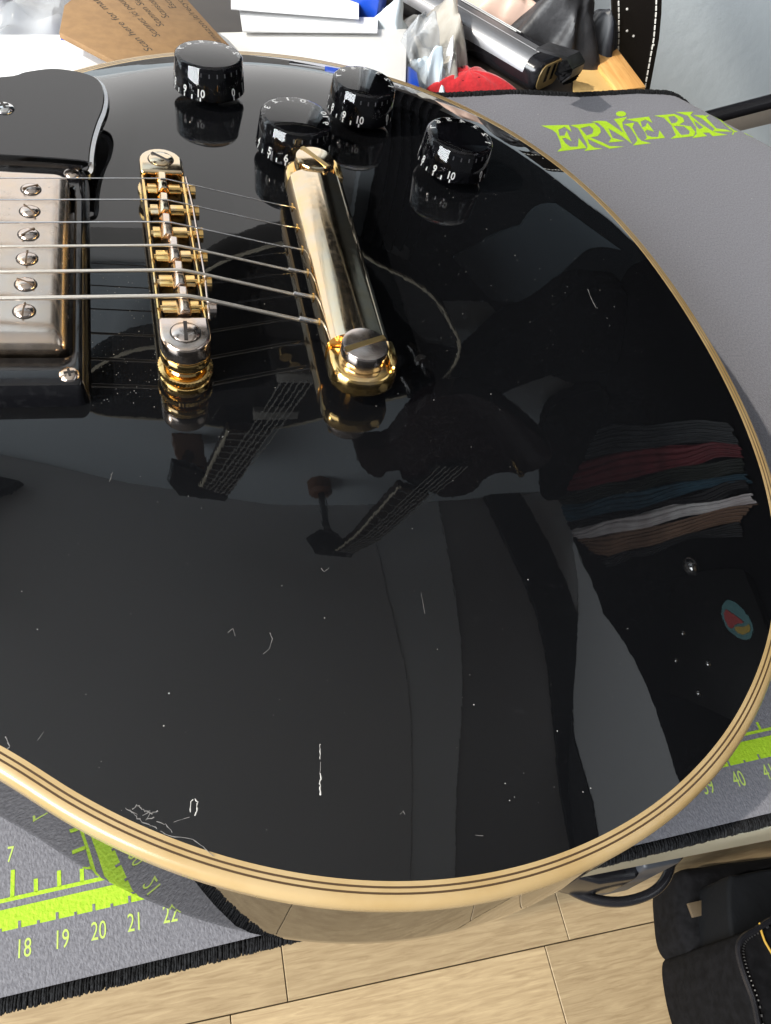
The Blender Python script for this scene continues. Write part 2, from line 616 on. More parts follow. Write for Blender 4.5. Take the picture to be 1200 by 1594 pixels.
# far wall with a window opening on the left
WX0, WX1, WZ0, WZ1 = -1500, 300, -60, 660
wl = MB()
wl.box(WX1, WALL_X, WALL_Y, WALL_Y + 120, FLOOR_Z, CEIL_Z)
wl.box(-2600, WX1, WALL_Y, WALL_Y + 120, WZ1, CEIL_Z)
wl.box(-2600, WX1, WALL_Y, WALL_Y + 120, FLOOR_Z, WZ0)
wl.box(-2600, WX0, WALL_Y, WALL_Y + 120, WZ0, WZ1)
wl.build('wall_far', WALLBLUE, kind='structure', smooth=0)
MB().box(WALL_X, WALL_X + 120, -900, WALL_Y + 120, FLOOR_Z, CEIL_Z).build('wall_right', mat('pale_grey_plaster', (0.7, 0.72, 0.74), 0.8, bump=0.5, bscale=60), kind='structure', smooth=0)
win = MB()
for a, b in ((WX0, WX0 + 40), (WX1 - 30, WX1)):
    win.box(a, b, WALL_Y + 20, WALL_Y + 80, WZ0, WZ1)
win.box(WX0 + 40, WX1 - 30, WALL_Y + 20, WALL_Y + 80, WZ1 - 30, WZ1)
win.box(WX0 + 40, WX1 - 30, WALL_Y + 20, WALL_Y + 80, WZ0, WZ0 + 30)
win_o = win.build('window', mat('window_white_paint', (0.75, 0.75, 0.75), 0.4), kind='structure', smooth=0)
pane = MB().box(WX0 + 40, WX1 - 30, WALL_Y + 60, WALL_Y + 66, WZ0 + 30, WZ1 - 30).build('window_pane', emit('daylit_pane', (1.0, 0.985, 0.97), 1.4), win_o, smooth=0)


def ceil_strip(name, xa, xb, m_, z):
    """ceiling panel between two long edges; xa, xb are (x at y=+830, x at y=-1400)"""
    MB().prism([(xa[0], 830), (xb[0], 830), (xb[1], -1500), (xa[1], -1500)], z, z + 60).build(name, m_, kind='structure', smooth=0)


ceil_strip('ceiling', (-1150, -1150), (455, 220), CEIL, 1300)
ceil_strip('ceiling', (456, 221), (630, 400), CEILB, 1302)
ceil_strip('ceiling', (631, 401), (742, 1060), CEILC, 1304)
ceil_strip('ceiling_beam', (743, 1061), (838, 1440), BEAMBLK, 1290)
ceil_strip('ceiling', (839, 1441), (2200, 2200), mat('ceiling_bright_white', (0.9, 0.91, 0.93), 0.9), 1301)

MB().prism([(-330, 690), (-717, 15), (-900, 15), (-640, 690)], 1270, 1296).build('ceiling_beam', BEAMBLK, kind='structure', smooth=0)

# ------------------------------------------------------------------ things seen only mirrored in the lacquer
LX = lambda pts, s, x0=50, y0=-70: [(x0 + (x - x0) * s, z * s) for x, z in pts]


def smooth_loop(P, n=6):
    P = [np.array(p, float) for p in P]
    N = len(P)
    out = []
    for i in range(N):
        p0, p1, p2, p3 = P[i - 1], P[i], P[(i + 1) % N], P[(i + 2) % N]
        for k in range(n):
            t = k / n
            out.append(0.5 * ((2 * p1) + (-p0 + p2) * t + (2 * p0 - 5 * p1 + 4 * p2 - p3) * t * t + (-p0 + 3 * p1 - 3 * p2 + p3) * t ** 3))
    return [tuple(p) for p in out]


def wallmap(Y, th):
    return lambda p: (p[0], Y - p[2], p[1])   # (x, z, depth) -> depth comes toward the room


g1s = (700 + 70) / 900.0
G1Y = 700
hg = thing('hanging_guitar', 'black single-cut guitar with cream binding hanging on the wall by the window', 'guitar', (200, G1Y, 500))
body1 = smooth_loop(LX([(85, 740), (72, 667), (99, 631), (145, 607), (199, 588), (296, 589), (341, 616), (437, 669), (509, 750), (538, 809), (526, 881), (473, 923),
                        (380, 955), (300, 985), (227, 1004), (131, 1010), (14, 992), (-103, 984), (-130, 930), (-100, 860), (-30, 810), (40, 790)], g1s), 4)
MB().prism(body1, -45, 0, wallmap(G1Y, 0)).build('body', LACQ, hg, bevel=3)
MB().tube([(x, G1Y, z) for x, z in body1], 2.4, 6, closed=True).build('binding', HANGCREAM, hg)
q = LX([(125, 985), (205, 985), (116, 1248), (56, 1223)], g1s)
nk = MB().prism(q, 4, 22, wallmap(G1Y, 0)).build('neck', ROSEW, hg)
MB().tube([(q[0][0], G1Y - 22, q[0][1]), (q[3][0], G1Y - 22, q[3][1])], 3, 6).build('neck_binding', HANGCREAM, hg)
fr = MB()
for i in range(11):
    t = 0.04 + 0.9 * i / 10
    a = np.array(q[0]) * (1 - t) + np.array(q[3]) * t
    b = np.array(q[1]) * (1 - t) + np.array(q[2]) * t
    fr.tube([(a[0], G1Y - 23, a[1]), (b[0], G1Y - 23, b[1])], 1.3, 5)
fr.build('fret_set', HANGWIRE, hg)
st = MB()
a0 = np.array(LX([(215, 850)], g1s)[0]); a1 = np.array(LX([(270, 850)], g1s)[0])
for i in range(6):
    t = i / 5
    p = a0 * (1 - t) + a1 * t
    e = np.array(q[3]) * (0.85 - 0.7 * t) + np.array(q[2]) * (0.15 + 0.7 * t)
    st.tube([(p[0], G1Y - 27, p[1]), (e[0], G1Y - 26, e[1])], 1.0, 5)
st.build('string_set', HANGWIRE, hg)
for pt, ww in (((252, 862), 30), ((215, 955), 26)):
    c = LX([pt], g1s)[0]
    MB().box(c[0] - 36, c[0] + 36, G1Y - 14, G1Y, c[1] - 9, c[1] + 9).build('pickup', HANGWIRE, hg, bevel=2)
for pt in ((221, 817), (240, 838)):
    c = LX([pt], g1s)[0]
    MB().lathe([(9, 0), (9, 10)], (c[0], G1Y, c[1]), 14, (0, -1, 0)).build('bridge_post', GOLD, hg)
for pt in ((461, 817), (489, 856), (469, 906)):
    c = LX([pt], g1s)[0]
    MB().lathe([(11, 0), (10, 14), (3, 15)], (c[0], G1Y, c[1]), 16, (0, -1, 0)).build('control_knob', CHROME, hg)
hd = LX([(10, 1130), (58, 1140), (116, 1248), (104, 1290), (-2, 1300), (-16, 1240)], g1s)
MB().prism(hd, -2, 20, wallmap(G1Y, 0)).build('headstock', BLACKPL, hg, bevel=2)
c = (56, 1052)
hk = thing('guitar_hanger', 'brown wooden block hanger holding the bound black guitar', 'hanger', (c[0], WALL_Y, c[1]), 'wall hangers')
MB().box(c[0] - 28, c[0] + 28, 740, 830, c[1] - 18, c[1] + 18).build('wall_block', MAHOG, hk, bevel=3)
MB().tube([(c[0], 790, c[1]), (*LX([(40, 1150)], g1s)[0][:1], 705, LX([(40, 1150)], g1s)[0][1])], 10, 8).build('hook_arm', BLACKPL, hk)

g2s = (640 + 70) / 900.0
G2Y = 640
hg2 = thing('hanging_guitar', 'dark maroon double-horned guitar hanging right of the bound one', 'guitar', (450, G2Y, 800))
body2 = smooth_loop(LX([(396, 1087), (412, 1140), (438, 1174), (462, 1187), (474, 1164), (500, 1160), (513, 1190), (560, 1232), (600, 1262), (639, 1288), (690, 1290), (718, 1270),
                        (730, 1222), (765, 1205), (829, 1212), (894, 1171), (880, 1120), (825, 1069), (711, 983), (603, 925), (527, 933), (490, 995), (466, 1071), (430, 1078)], g2s), 3)
MB().prism(body2, -38, 0, wallmap(G2Y, 0)).build('body', MAROON, hg2, bevel=4)
q = LX([(500, 1185), (585, 1235), (450, 1562), (398, 1548)], g2s)
MB().prism(q, 4, 22, wallmap(G2Y, 0)).build('neck', ROSEW, hg2)
MB().tube([(q[0][0], G2Y - 22, q[0][1]), (q[3][0], G2Y - 22, q[3][1])], 2.6, 6).build('neck_binding', HANGCREAM, hg2)
fr = MB()
for i in range(12):
    t = 0.04 + 0.9 * i / 11
    a = np.array(q[0]) * (1 - t) + np.array(q[3]) * t
    b = np.array(q[1]) * (1 - t) + np.array(q[2]) * t
    fr.tube([(a[0], G2Y - 23, a[1]), (b[0], G2Y - 23, b[1])], 1.0, 5)
fr.build('fret_set', HANGWIRE, hg2)
st = MB()
a0 = np.array(LX([(570, 1105)], g2s)[0]); a1 = np.array(LX([(640, 1120)], g2s)[0])
for i in range(6):
    t = i / 5
    p = a0 * (1 - t) + a1 * t
    e = np.array(q[3]) * (0.85 - 0.7 * t) + np.array(q[2]) * (0.15 + 0.7 * t)
    st.tube([(p[0], G2Y - 27, p[1]), (e[0], G2Y - 26, e[1])], 0.8, 5)
st.build('string_set', HANGWIRE, hg2)
for pt in ((600, 1140), (575, 1185)):
    c = LX([pt], g2s)[0]
    MB().box(c[0] - 30, c[0] + 30, G2Y - 12, G2Y, c[1] - 8, c[1] + 8).build('pickup', BLACKPL, hg2, bevel=2)
for pt in ((801, 1185), (812, 1200)):
    c = LX([pt], g2s)[0]
    MB().lathe([(7, 0), (6, 12), (2, 13)], (c[0], G2Y, c[1]), 14, (0, -1, 0)).build('control_knob', GOLD, hg2)
hd = LX([(350, 1440), (385, 1430), (400, 1460), (452, 1566), (445, 1610), (345, 1600), (318, 1520)], g2s)
MB().prism(hd, -2, 20, wallmap(G2Y, 0)).build('headstock', BLACKPL, hg2, bevel=2)
c = (333, 1205)
hk = thing('guitar_hanger', 'round wooden hanger holding the maroon guitar', 'hanger', (c[0], WALL_Y, c[1]), 'wall hangers')
MB().lathe([(26, 0), (26, 30), (18, 36)], (c[0], 830, c[1]), 20, (0, -1, 0)).build('wall_block', MAHOG, hk)
MB().tube([(c[0], 800, c[1]), (*LX([(375, 1440)], g2s)[0][:1], 645, LX([(375, 1440)], g2s)[0][1])], 8, 8).build('hook_arm', BLACKPL, hk)

# dark curtain beside the window, black gig bag, shelf of clothes on the right wall
cu = MB()
N = 40
rows = []
for j in range(2):
    rows.append([(308 + 90 * i / N, 790 + 9 * math.sin(i * 0.9), (-700, 575)[j]) for i in range(N + 1)])
vs = rows[0] + rows[1]
cu.add(vs, [(i, i + 1, N + 1 + i + 1, N + 1 + i) for i in range(N)])
cu.add([(x, y + 6, z) for x, y, z in vs], [(i, N + 1 + i, N + 1 + i + 1, i + 1) for i in range(N)])
cu.build('curtain', BLACKFAB, label='black curtain hanging beside the bright window', cat='curtain')
MB().prism(smooth_loop([(512, 811), (573, 720), (647, 661), (738, 550), (874, 389), (960, 260), (985, 420), (960, 690), (821, 780), (718, 803), (606, 877), (548, 945), (463, 908)], 3), 8, 70,
           wallmap(WALL_Y, 0)).build('gig_bag', BLACKFAB, bevel=10, label='black padded gig bag hanging on the far wall', cat='bag')


def side_slab(name, pts, x, th, m_, label, cat):
    return MB().prism(pts, 0, th, lambda p: (x - p[2], p[0], p[1])).build(name, m_, bevel=2, label=label, cat=cat)


side_slab('wall_darkener', [(828, 1290), (605, 1290), (467, 1240), (140, 1105), (-151, 873), (-309, 760), (-440, 715), (-890, 560), (-890, -790), (828, -790)], 998, 6,
          mat('wall_darkener_black', (0.004, 0.004, 0.005), 0.85, spec=0.1), 'large black sheet added to darken the lower right wall', 'darkener')  # black sheet added to darken the too pale right wall
side_slab('beam_continuation', [(-335, 1287), (-488, 1255), (-607, 1178), (-683, 1140), (-745, 1128), (-895, 1120), (-895, 1287)], 998, 8, BEAMBLK, 'black strip added on the right wall to continue the ceiling beam', 'patch')  # dark strip added so the beam's mirror image runs on over the wall
FOLD = [[(1025, 1330), (822, 1039), (589, 689), (434, 338), (393, 125)], [(933, 1368), (866, 1230), (549, 742), (378, 357), (339, 139)],
        [(859, 1371), (674, 1081), (493, 791), (337, 403), (309, 149)], [(784, 1327), (636, 1095), (463, 798), (302, 438), (276, 170)],
        [(696, 1296), (551, 1062), (387, 775), (278, 448), (257, 171)], [(647, 1278), (532, 1075), (397, 815), (231, 397), (236, 187)],
        [(575, 1238), (465, 1044), (347, 832), (203, 415), (215, 184)], [(433, 1131), (370, 1020), (285, 848), (179, 506), (176, 258)],
        [(346, 1060), (291, 925), (242, 808), (168, 504), (140, 269)]]


def bez(P, n=20):
    P = np.array(P, float)
    t = np.linspace(0, len(P) - 1, n)
    q_ = np.stack([np.interp(t, np.arange(len(P)), P[:, k]) for k in (0, 1)], 1)
    for _ in range(3):
        q_[1:-1] = (q_[:-2] + 2 * q_[1:-1] + q_[2:]) / 4
    return q_


random.seed(77)
BANDS = [('charcoal cloth fold, topmost of the stack on the right wall', (0.02, 0.023, 0.026), 7), ('dark red cloth fold under the charcoal one', (0.1, 0.012, 0.017), 4),
         ('near black cloth fold under the red one', (0.012, 0.016, 0.012), 5), ('teal blue cloth fold in the middle of the stack', (0.02, 0.06, 0.09), 4),
         ('black cloth fold above the white towel', (0.006, 0.006, 0.008), 3), ('white towel fold in the stack on the right wall', (0.62, 0.55, 0.56), 3),
         ('brown cloth fold below the white towel', (0.2, 0.12, 0.08), 5), ('dark grey cloth fold, lowest of the stack', (0.02, 0.02, 0.022), 4)]
for bi, (lab, colr, ns) in enumerate(BANDS):
    A_b, B_b = bez(FOLD[bi]), bez(FOLD[bi + 1])
    mbf = MB()
    wav = [random.uniform(0, 6) for _ in range(3)]
    NS_ = ns * 5
    for j in range(NS_ + 1):
        t = j / NS_
        for i in range(20):
            q_ = A_b[i] * (1 - t) + B_b[i] * t
            bul = 9 * abs(math.sin(math.pi * ns * t + .5 * math.sin(i * .5 + wav[0]))) + 7 * math.sin(math.pi * t)
            mbf.v.append((988 - bul, q_[0] + 5 * math.sin(i * .8 + wav[1]), q_[1] + 4 * math.sin(i * .6 + j * .4 + wav[2])))
    for j in range(NS_):
        for i in range(19):
            k_ = j * 20 + i
            mbf.f.append((k_, k_ + 1, k_ + 21, k_ + 20))
    mbf.build('folded_cloth', mat('cloth_%d' % bi, colr, 0.6, var=tuple(min(1, c_ * 1.9 + .004) for c_ in colr), vscale=22, stretch=(1, .25, .25)), smooth=180, label=lab, cat='cloth', group='cloth folds on the right wall')
amp = side_slab('speaker_cabinet', [(90, 640), (-250, 660), (-260, 300), (60, 300)], 991, 40, mat('cabinet_black', (0.003, 0.003, 0.003), .5, spec=.2),
                'small black speaker cabinet with metal studs against the added dark sheet', 'speaker')
for (y, z) in ((-74, 585), (-148, 622), (-153, 491), (-226, 544)):
    MB().lathe([(9, 0), (8, 4), (5, 7), (1, 8)], (951, y, z), 16, (-1, 0, 0)).build('metal_stud', CHROME, amp)
bd = MB().lathe([(40, 0), (40, 3)], (951, -47, 374), 28, (-1, 0, 0)).build('round_badge', mat('badge_teal', (0.12, 0.3, 0.32), 0.4), amp)
MB().prism(smooth_loop([(-70, 395), (-50, 405), (-30, 396), (-36, 376), (-50, 352), (-58, 372)], 4), 0, 2, lambda p: (947.5 - p[2], p[0], p[1])).build('badge_emblem', mat('badge_red', (0.55, 0.08, 0.08), 0.4), bd)
MB().prism(smooth_loop([(-78, 372), (-66, 380), (-60, 356), (-52, 340), (-66, 346)], 4), 0, 2, lambda p: (947.3 - p[2], p[0], p[1])).build('badge_stripe', mat('badge_yellow', (0.6, 0.42, 0.08), 0.4), bd)
MB().lathe([(4, -40), (18, -34), (26, -14), (26, 12), (18, 32), (4, 38)], (955, 101, 529), 24, (0, 0.5, 1)).build('metal_lamp_shade', CHROME, smooth=180,
        label='polished oval lamp shade by the right wall', cat='lamp')
MB().tube([(WALL_X - 8, 101, 529), (975, 101, 529)], 8, 8).build('lamp_arm', BLACKPL, label='short black arm behind the polished lamp shade', cat='bracket')
# far wall shade painted as dark sheets between the window and the corner
MB().prism([(398, -30), (995, -30), (995, 905), (760, 860), (560, 700), (398, 700)], 2, 8, wallmap(WALL_Y, 0)).build('wall_shade', mat('wall_shade_black', (0.014, 0.017, 0.02), .8, spec=.15),
        label='dark sheet painted as the shaded far wall right of the curtain', cat='shade_patch')  # stands for the backlit wall's shade, put into a dark colour
MB().prism(smooth_loop([(800, 905), (995, 860), (995, 1285), (905, 1285), (850, 1190), (812, 1080), (770, 985)], 3), 10, 40, wallmap(WALL_Y, 0)).build('corner_darkener', BLACKFAB, bevel=6,
        label='black shape added to darken the far corner beside the maroon guitar', cat='coat')  # added black shape, covers pale wall so the corner mirrors dark
MB().prism([(467, 611), (600, 485), (720, 190), (930, 60), (800, 420), (738, 550), (640, 690), (560, 690)], 9, 14, wallmap(WALL_Y, 0)).build('wall_shade_wedge', mat('wall_shade_slate', (0.085, 0.11, 0.13), .7),
        label='slate blue patch painted as the lighter wedge of the shaded far wall', cat='patch')  # lighter wedge of the shaded wall, painted as its own patch

# ------------------------------------------------------------------ table, mat
MAT_Z = -61.5
tb = thing('work_table', 'work table with cream edge under the grey mat', 'table', (0, 150, FLOOR_Z))
MB().box(-1700, 300, -154.6, 620, MAT_Z - 28, MAT_Z - 3.4).build('tabletop', TABLETOP, tb, bevel=1)
MB().box(-1700, 300, -156.6, -154.8, MAT_Z - 27, MAT_Z - 5).build('front_edging', TABLEEDGE, tb, bevel=0.6)
for lx, ly in ((-1660, 60), (250, 300), (-1660, 580), (270, 580)):
    MB().box(lx - 25, lx + 25, ly - 25, ly + 25, FLOOR_Z, MAT_Z - 28.2).build('leg', BARBLK, tb, bevel=2)

# mat outline; the right end sags over the table edge beyond a fold line
FA, FB = np.array([300.0, 262.0]), np.array([356.0, 196.0])
FD = (FB - FA) / np.linalg.norm(FB - FA)
FN = np.array([-FD[1], FD[0]]) * -1
if FN[0] < 0:
    FN = -FN


def mat_pt(x, y, lift=0.0):
    """flat mat coordinates -> bent mat (the far right corner rolls downward)"""
    s = (np.array([x, y]) - FA) @ FN - 6
    if s <= 0:
        return (x, y, MAT_Z + lift)
    R = 26.0
    th = min(s / R, 1.35)
    rest = max(0.0, s - R * 1.35)
    h = R * math.sin(th) + rest * math.cos(1.35)
    v = -R * (1 - math.cos(th)) - rest * math.sin(1.35)
    hh = h + lift * math.sin(th)
    p = np.array([x, y]) + FN * (hh - s)
    return (p[0], p[1], MAT_Z + v + lift * math.cos(th))


X0, X1 = -420.0, 420.0


def near_y(x):
    return -161.6 + 0.0404 * (x + 46)



def far_y(x):
    # far hem of the mat, slightly wavy
    pts = [(-420, 250), (100, 232), (157, 235), (203, 246), (245, 249.5), (288, 260), (316, 263), (420, 263)]
    return float(np.interp(x, [p[0] for p in pts], [p[1] for p in pts]))


rubber = thing('bench_mat', 'grey cloth bench mat with lime ruler, lime lettering and black stitched hem', 'mat', (0, 0, MAT_Z))
mm_ = MB()
nx, ny = 210, 100
for j in range(ny + 1):
    for i in range(nx + 1):
        x = X0 + (X1 - X0) * i / nx
        y = near_y(x) + (far_y(x) - near_y(x)) * j / ny
        mm_.v.append(mat_pt(x, y))
for j in range(ny):
    for i in range(nx):
        a = j * (nx + 1) + i
        mm_.f.append((a, a + 1, a + nx + 2, a + nx + 1))
n0 = len(mm_.v)
mm_.v += [(x, y, z - 2.6) for x, y, z in mm_.v]
mm_.f += [tuple(i + n0 for i in f[::-1]) for f in mm_.f]
mm_.build('cloth_sheet', MATGREY, rubber, smooth=180)
# hem: overlocked roll made of many short loops
random.seed(3)


def hem(path, r, step, name):
    mb = MB()
    P = [np.array(p, float) for p in path]
    L = [0]
    for a, b in zip(P[:-1], P[1:]):
        L.append(L[-1] + np.linalg.norm(b - a))
    n = int(L[-1] / step)
    for k in range(n):
        s = L[-1] * (k + .5 + random.uniform(-.3, .3)) / n
        i = max(0, min(len(P) - 2, int(np.searchsorted(L, s)) - 1))
        t = (s - L[i]) / (L[i + 1] - L[i])
        c = P[i] * (1 - t) + P[i + 1] * t
        d = (P[i + 1] - P[i]) / np.linalg.norm(P[i + 1] - P[i])
        w = np.cross(d, [0, 0, 1.0])
        w /= np.linalg.norm(w)
        ring = []
        lean = .8 + random.uniform(-.25, .25)
        rr = r * random.uniform(.92, 1.06)
        for a in range(6):
            th = math.pi * (-.12 + 1.24 * a / 5)
            ring.append(c + w * (math.cos(th) * rr + random.uniform(-.05, .05)) + np.array([0, 0, 1]) * (math.sin(th) * rr * .72 - .5)
                        + d * (lean * (a / 5 - .5) + random.uniform(-.08, .08)))
        mb.tube(ring, [step * random.uniform(.5, .8) for _ in ring], 5)
        if random.random() < .35:
            f0 = ring[random.randint(0, 5)]
            f1 = f0 + np.array([random.uniform(-.7, .7), random.uniform(-.7, .7), random.uniform(.1, .7)])
            mb.tube([f0, (f0 + f1) / 2 + np.array([random.uniform(-.2, .2), random.uniform(-.2, .2), .15]), f1], .06, 3)
    # core
    mb.tube([p - np.array([0, 0, .6]) for p in P], r * .8, 8)
    return mb.build(name, STITCH, rubber, smooth=180)


hem([(-110 + 2.0 * i, near_y(-110 + 2.0 * i) - 1.2, MAT_Z - .8) for i in range(0, 200)], 1.8, 0.55, 'near_hem')
hem([mat_pt(90 + 2.0 * i, far_y(90 + 2.0 * i) + .5) for i in range(0, 128)], 1.8, 1.2, 'far_hem')

# lime ruler print
PL = 0.06


def mflat(p, lift=PL):
    return mat_pt(p[0], p[1], lift)


RUL_L = [(-43.0 + 7.95 * (k - 18), k) for k in range(14, 24)]
RUL_R = [(140.6 + 11.0 * (k - 39), k) for k in range(38, 45)]


def ruler_y(x):
    t = (x + 43) / 200.0
    return -148.3 + 10.0 * t


rm = MB()


def quad(mb, a, b, c, d):
    mb.add([mflat(p) for p in (a, b, c, d)], [(0, 1, 2, 3)])


xs = np.linspace(-110, 330, 120)
band_h = lambda x: 4.6 + (x + 43) / 200 * 1.4
for a, b in zip(xs[:-1], xs[1:]):
    quad(rm, (a, ruler_y(a)), (b, ruler_y(b)), (b, ruler_y(b) + band_h(b)), (a, ruler_y(a) + band_h(a)))
rm.build('ruler_band', GREEN, rubber, smooth=0)
rl = MB()
for a, b in zip(xs[:-1], xs[1:]):
    ya, yb = ruler_y(a) + band_h(a) + 1.5, ruler_y(b) + band_h(b) + 1.5
    quad(rl, (a, ya), (b, yb), (b, yb + .9), (a, ya + .9))
inch = 7.95 * 2.54
ticks = [(-44.8 + inch / 8 * k, (6.0 if k % 8 == 0 else 3.6 if k % 4 == 0 else 2.9 if k % 2 == 0 else 1.9)) for k in range(-24, 20, 2)]
ticks += [(160.5 + 11 * 2.54 / 8 * k, (6.5 if k == 0 else 2.4)) for k in range(-6, 8, 2)]
for x, h in ticks:
    y = ruler_y(x) + band_h(x) + 2.3
    quad(rl, (x - .45, y), (x + .45, y), (x + .35, y + h), (x - .55, y + h))
rl.build('inch_scale', GREEN, rubber, smooth=0)
ct = MB()
for L in (RUL_L, RUL_R):
    for (x, k) in L:
        y = ruler_y(x)
        ct.add([mat_pt(a, b, PL + .05) for a, b in ((x - .3, y - .05), (x + .3, y - .05), (x + .25, y + 1.5), (x - .35, y + 1.5))], [(0, 1, 2, 3)])
        x2 = x + (L[1][0] - L[0][0]) / 2
        y = ruler_y(x2)
        ct.add([mat_pt(a, b, PL + .05) for a, b in ((x2 - .3, y - .05), (x2 + .3, y - .05), (x2 + .25, y + .7), (x2 - .35, y + .7))], [(0, 1, 2, 3)])
ct.build('centimetre_notches', MATGREY, rubber, smooth=0, kind='stuff')


def mat_text(body, x, y, h, wfac, name, m_, skew=0.0):
    v, f = text_shape(body, 1.0)
    MB().add([mflat((x + (u * wfac + skew * w) * h, y + w * h)) for u, w in v], f).build(name, m_, rubber, smooth=0)


for L, hh in ((RUL_L, 3.9), (RUL_R, 4.6)):
    for (x, k) in L:
        mat_text(str(k), x + 1.0, ruler_y(x) - 6.2, hh, 0.62, 'numeral', GREENLIGHT)
mat_text('7', -45.6, ruler_y(-45) + band_h(-45) + 10.2, 3.6, 0.62, 'numeral', GREENLIGHT)
mat_text('16', 158, ruler_y(160) + band_h(160) + 10.5, 4.6, 0.62, 'numeral', GREENLIGHT)

# lime maker lettering, letter by letter
A_ = lambda pts: [(835 + x * .15, 155 + y * .15) for x, y in pts]
B_ = lambda pts: [(1000 + x * .15, 155 + y * .15) for x, y in pts]
dot = [(877 + 53 * math.cos(t), 150 + 28 * math.sin(t)) for t in np.linspace(0, 2 * math.pi, 20)[:-1]]
letters = [
    ([A_([(48, 272), (335, 265), (365, 338), (290, 285), (225, 315), (240, 378), (290, 375), (312, 325), (365, 435), (300, 400), (268, 405), (300, 455), (350, 492), (430, 490), (437, 400),
          (520, 505), (215, 542), (258, 500), (245, 440), (205, 350), (165, 318)])]),
    ([A_([(350, 268), (600, 245), (660, 300), (668, 340), (635, 380), (560, 395), (680, 445), (760, 485), (910, 490), (760, 512), (640, 460), (530, 410), (545, 460), (600, 500), (690, 512),
          (495, 535), (530, 500), (520, 460), (430, 300)]), A_([(455, 300), (550, 275), (590, 310), (580, 355), (520, 375)])]),
    ([A_([(565, 235), (640, 222), (720, 225), (760, 250), (900, 345), (855, 270), (800, 205), (940, 182), (890, 240), (900, 300), (992, 462), (890, 385), (745, 300), (790, 400), (912, 432),
          (745, 447), (775, 405), (700, 300), (640, 245)])]),
    ([A_(dot)]),
    ([A_([(905, 258), (1015, 240), (995, 290), (1050, 390), (1090, 430), (1190, 455), (1000, 478), (1045, 430), (1030, 380), (965, 285)])]),
    ([A_([(930, 207), (1165, 178), (1203, 243), (1130, 210), (1080, 230), (1095, 290), (1130, 280), (1150, 240), (1220, 335), (1150, 315), (1125, 330), (1150, 375), (1200, 390), (1262, 390),
          (1275, 320), (1335, 400), (1120, 420), (1145, 400), (1130, 350), (1050, 235)])]),
    ([B_([(118, 170), (330, 150), (420, 190), (432, 230), (380, 262), (500, 280), (550, 340), (530, 382), (290, 408), (345, 370), (300, 270), (220, 190)]),
      B_([(265, 180), (330, 172), (370, 208), (350, 240), (300, 250)]), B_([(325, 275), (430, 280), (490, 330), (480, 362), (400, 370)])]),
    ([B_([(345, 132), (525, 128), (495, 165), (600, 250), (720, 325), (760, 342), (885, 368), (725, 382), (690, 345), (625, 345), (670, 380), (515, 402), (560, 360), (555, 290), (470, 170)]),
      B_([(530, 215), (630, 290), (590, 310), (560, 280)])]),
    ([B_([(525, 162), (690, 163), (660, 190), (765, 300), (860, 312), (935, 335), (730, 332), (745, 305), (610, 195)])]),
    ([B_([(700, 155), (830, 195), (820, 215), (950, 320), (1060, 345), (1080, 335), (1148, 385), (925, 367), (940, 332), (860, 270), (780, 200)])]),
]


def inv_mat(px, py):
    """pixel on the bent mat -> flat mat coordinates (fixed point on the surface height)"""
    z = MAT_Z
    p = at(px, py, z)
    best = None
    # search along the viewing ray against the bent sheet
    p0 = at(px, py, MAT_Z)[:2]
    s = (p0 - FA) @ FN - 6
    if s <= 0:
        return p0
    d = RIGHT * ((px - 600) / F_PX) + UP * (-(py - 797) / F_PX) + FWD
    for s2 in np.linspace(0, 60, 400):
        foot = p0 - FN * s
        q_ = foot + FN * s2
        b_ = np.array(mat_pt(q_[0], q_[1]))
        w = b_ - CAM
        k = (w @ d) / (d @ d)
        # distance measured in the FN direction and height only
        e = w - d * k
        er = abs(e @ np.array([FN[0], FN[1], 0])) + abs(e[2])
        if best is None or er < best[0]:
            best = (er, q_)
    return best[1]


for lt in letters:
    cs = [[tuple(inv_mat(*p)) for p in c] for c in lt]
    MB().polys(cs, lambda p: mflat(p, 0.12)).build('lime_letter', GREEN, rubber, smooth=0)

# ------------------------------------------------------------------ the guitar
OUT = [(-37.6, -126.2), (-29.6, -132.9), (-21.1, -139.3), (-12.1, -145.1), (-2.5, -150.3), (7.5, -154.7), (18.0, -158.3), (28.9, -161.0), (40.0, -162.7), (51.3, -163.3), (62.6, -162.8),
       (73.8, -161.2), (84.9, -158.5), (95.6, -154.8), (105.9, -150.0), (115.7, -144.3), (124.8, -137.7), (133.2, -130.3), (140.9, -122.3), (147.8, -113.6), (153.8, -104.5), (159.0, -95.0),
       (163.4, -85.2), (167.0, -75.3), (169.9, -65.4), (172.1, -55.4), (173.8, -45.5), (175.0, -35.7), (175.8, -26.0), (176.3, -16.3), (176.4, -6.8), (176.3, 2.8), (175.9, 12.3), (175.2, 21.8),
       (174.2, 31.5), (172.9, 41.2), (171.0, 50.9), (168.7, 60.8), (165.7, 70.6), (162.1, 80.4), (157.8, 90.0), (152.6, 99.4), (146.7, 108.5), (140.0, 117.1), (132.4, 125.2), (124.2, 132.7),
       (115.2, 139.4), (105.6, 145.3), (95.4, 150.2), (84.8, 154.2), (73.8, 157.1), (62.6, 158.9), (51.3, 159.5), (40.0, 159.1), (28.8, 157.6), (17.9, 155.0), (7.4, 151.4), (-2.7, 146.9),
       (-12.3, 141.6), (-21.3, 135.7), (-29.8, 129.3), (-37.7, 122.4),
       (-60, 107), (-85, 101), (-110, 101), (-150, 112), (-185, 112), (-205, 96), (-196, 62), (-222, 36), (-240, 30), (-243, 0), (-240, -40), (-236, -80), (-215, -108), (-180, -119), (-150, -115),
       (-115, -104), (-85, -104), (-60, -111)]
ZE = -12.83
KN = np.array([0, 3, 6, 10, 15, 21, 28, 36, 46, 58, 72, 90, 400.])
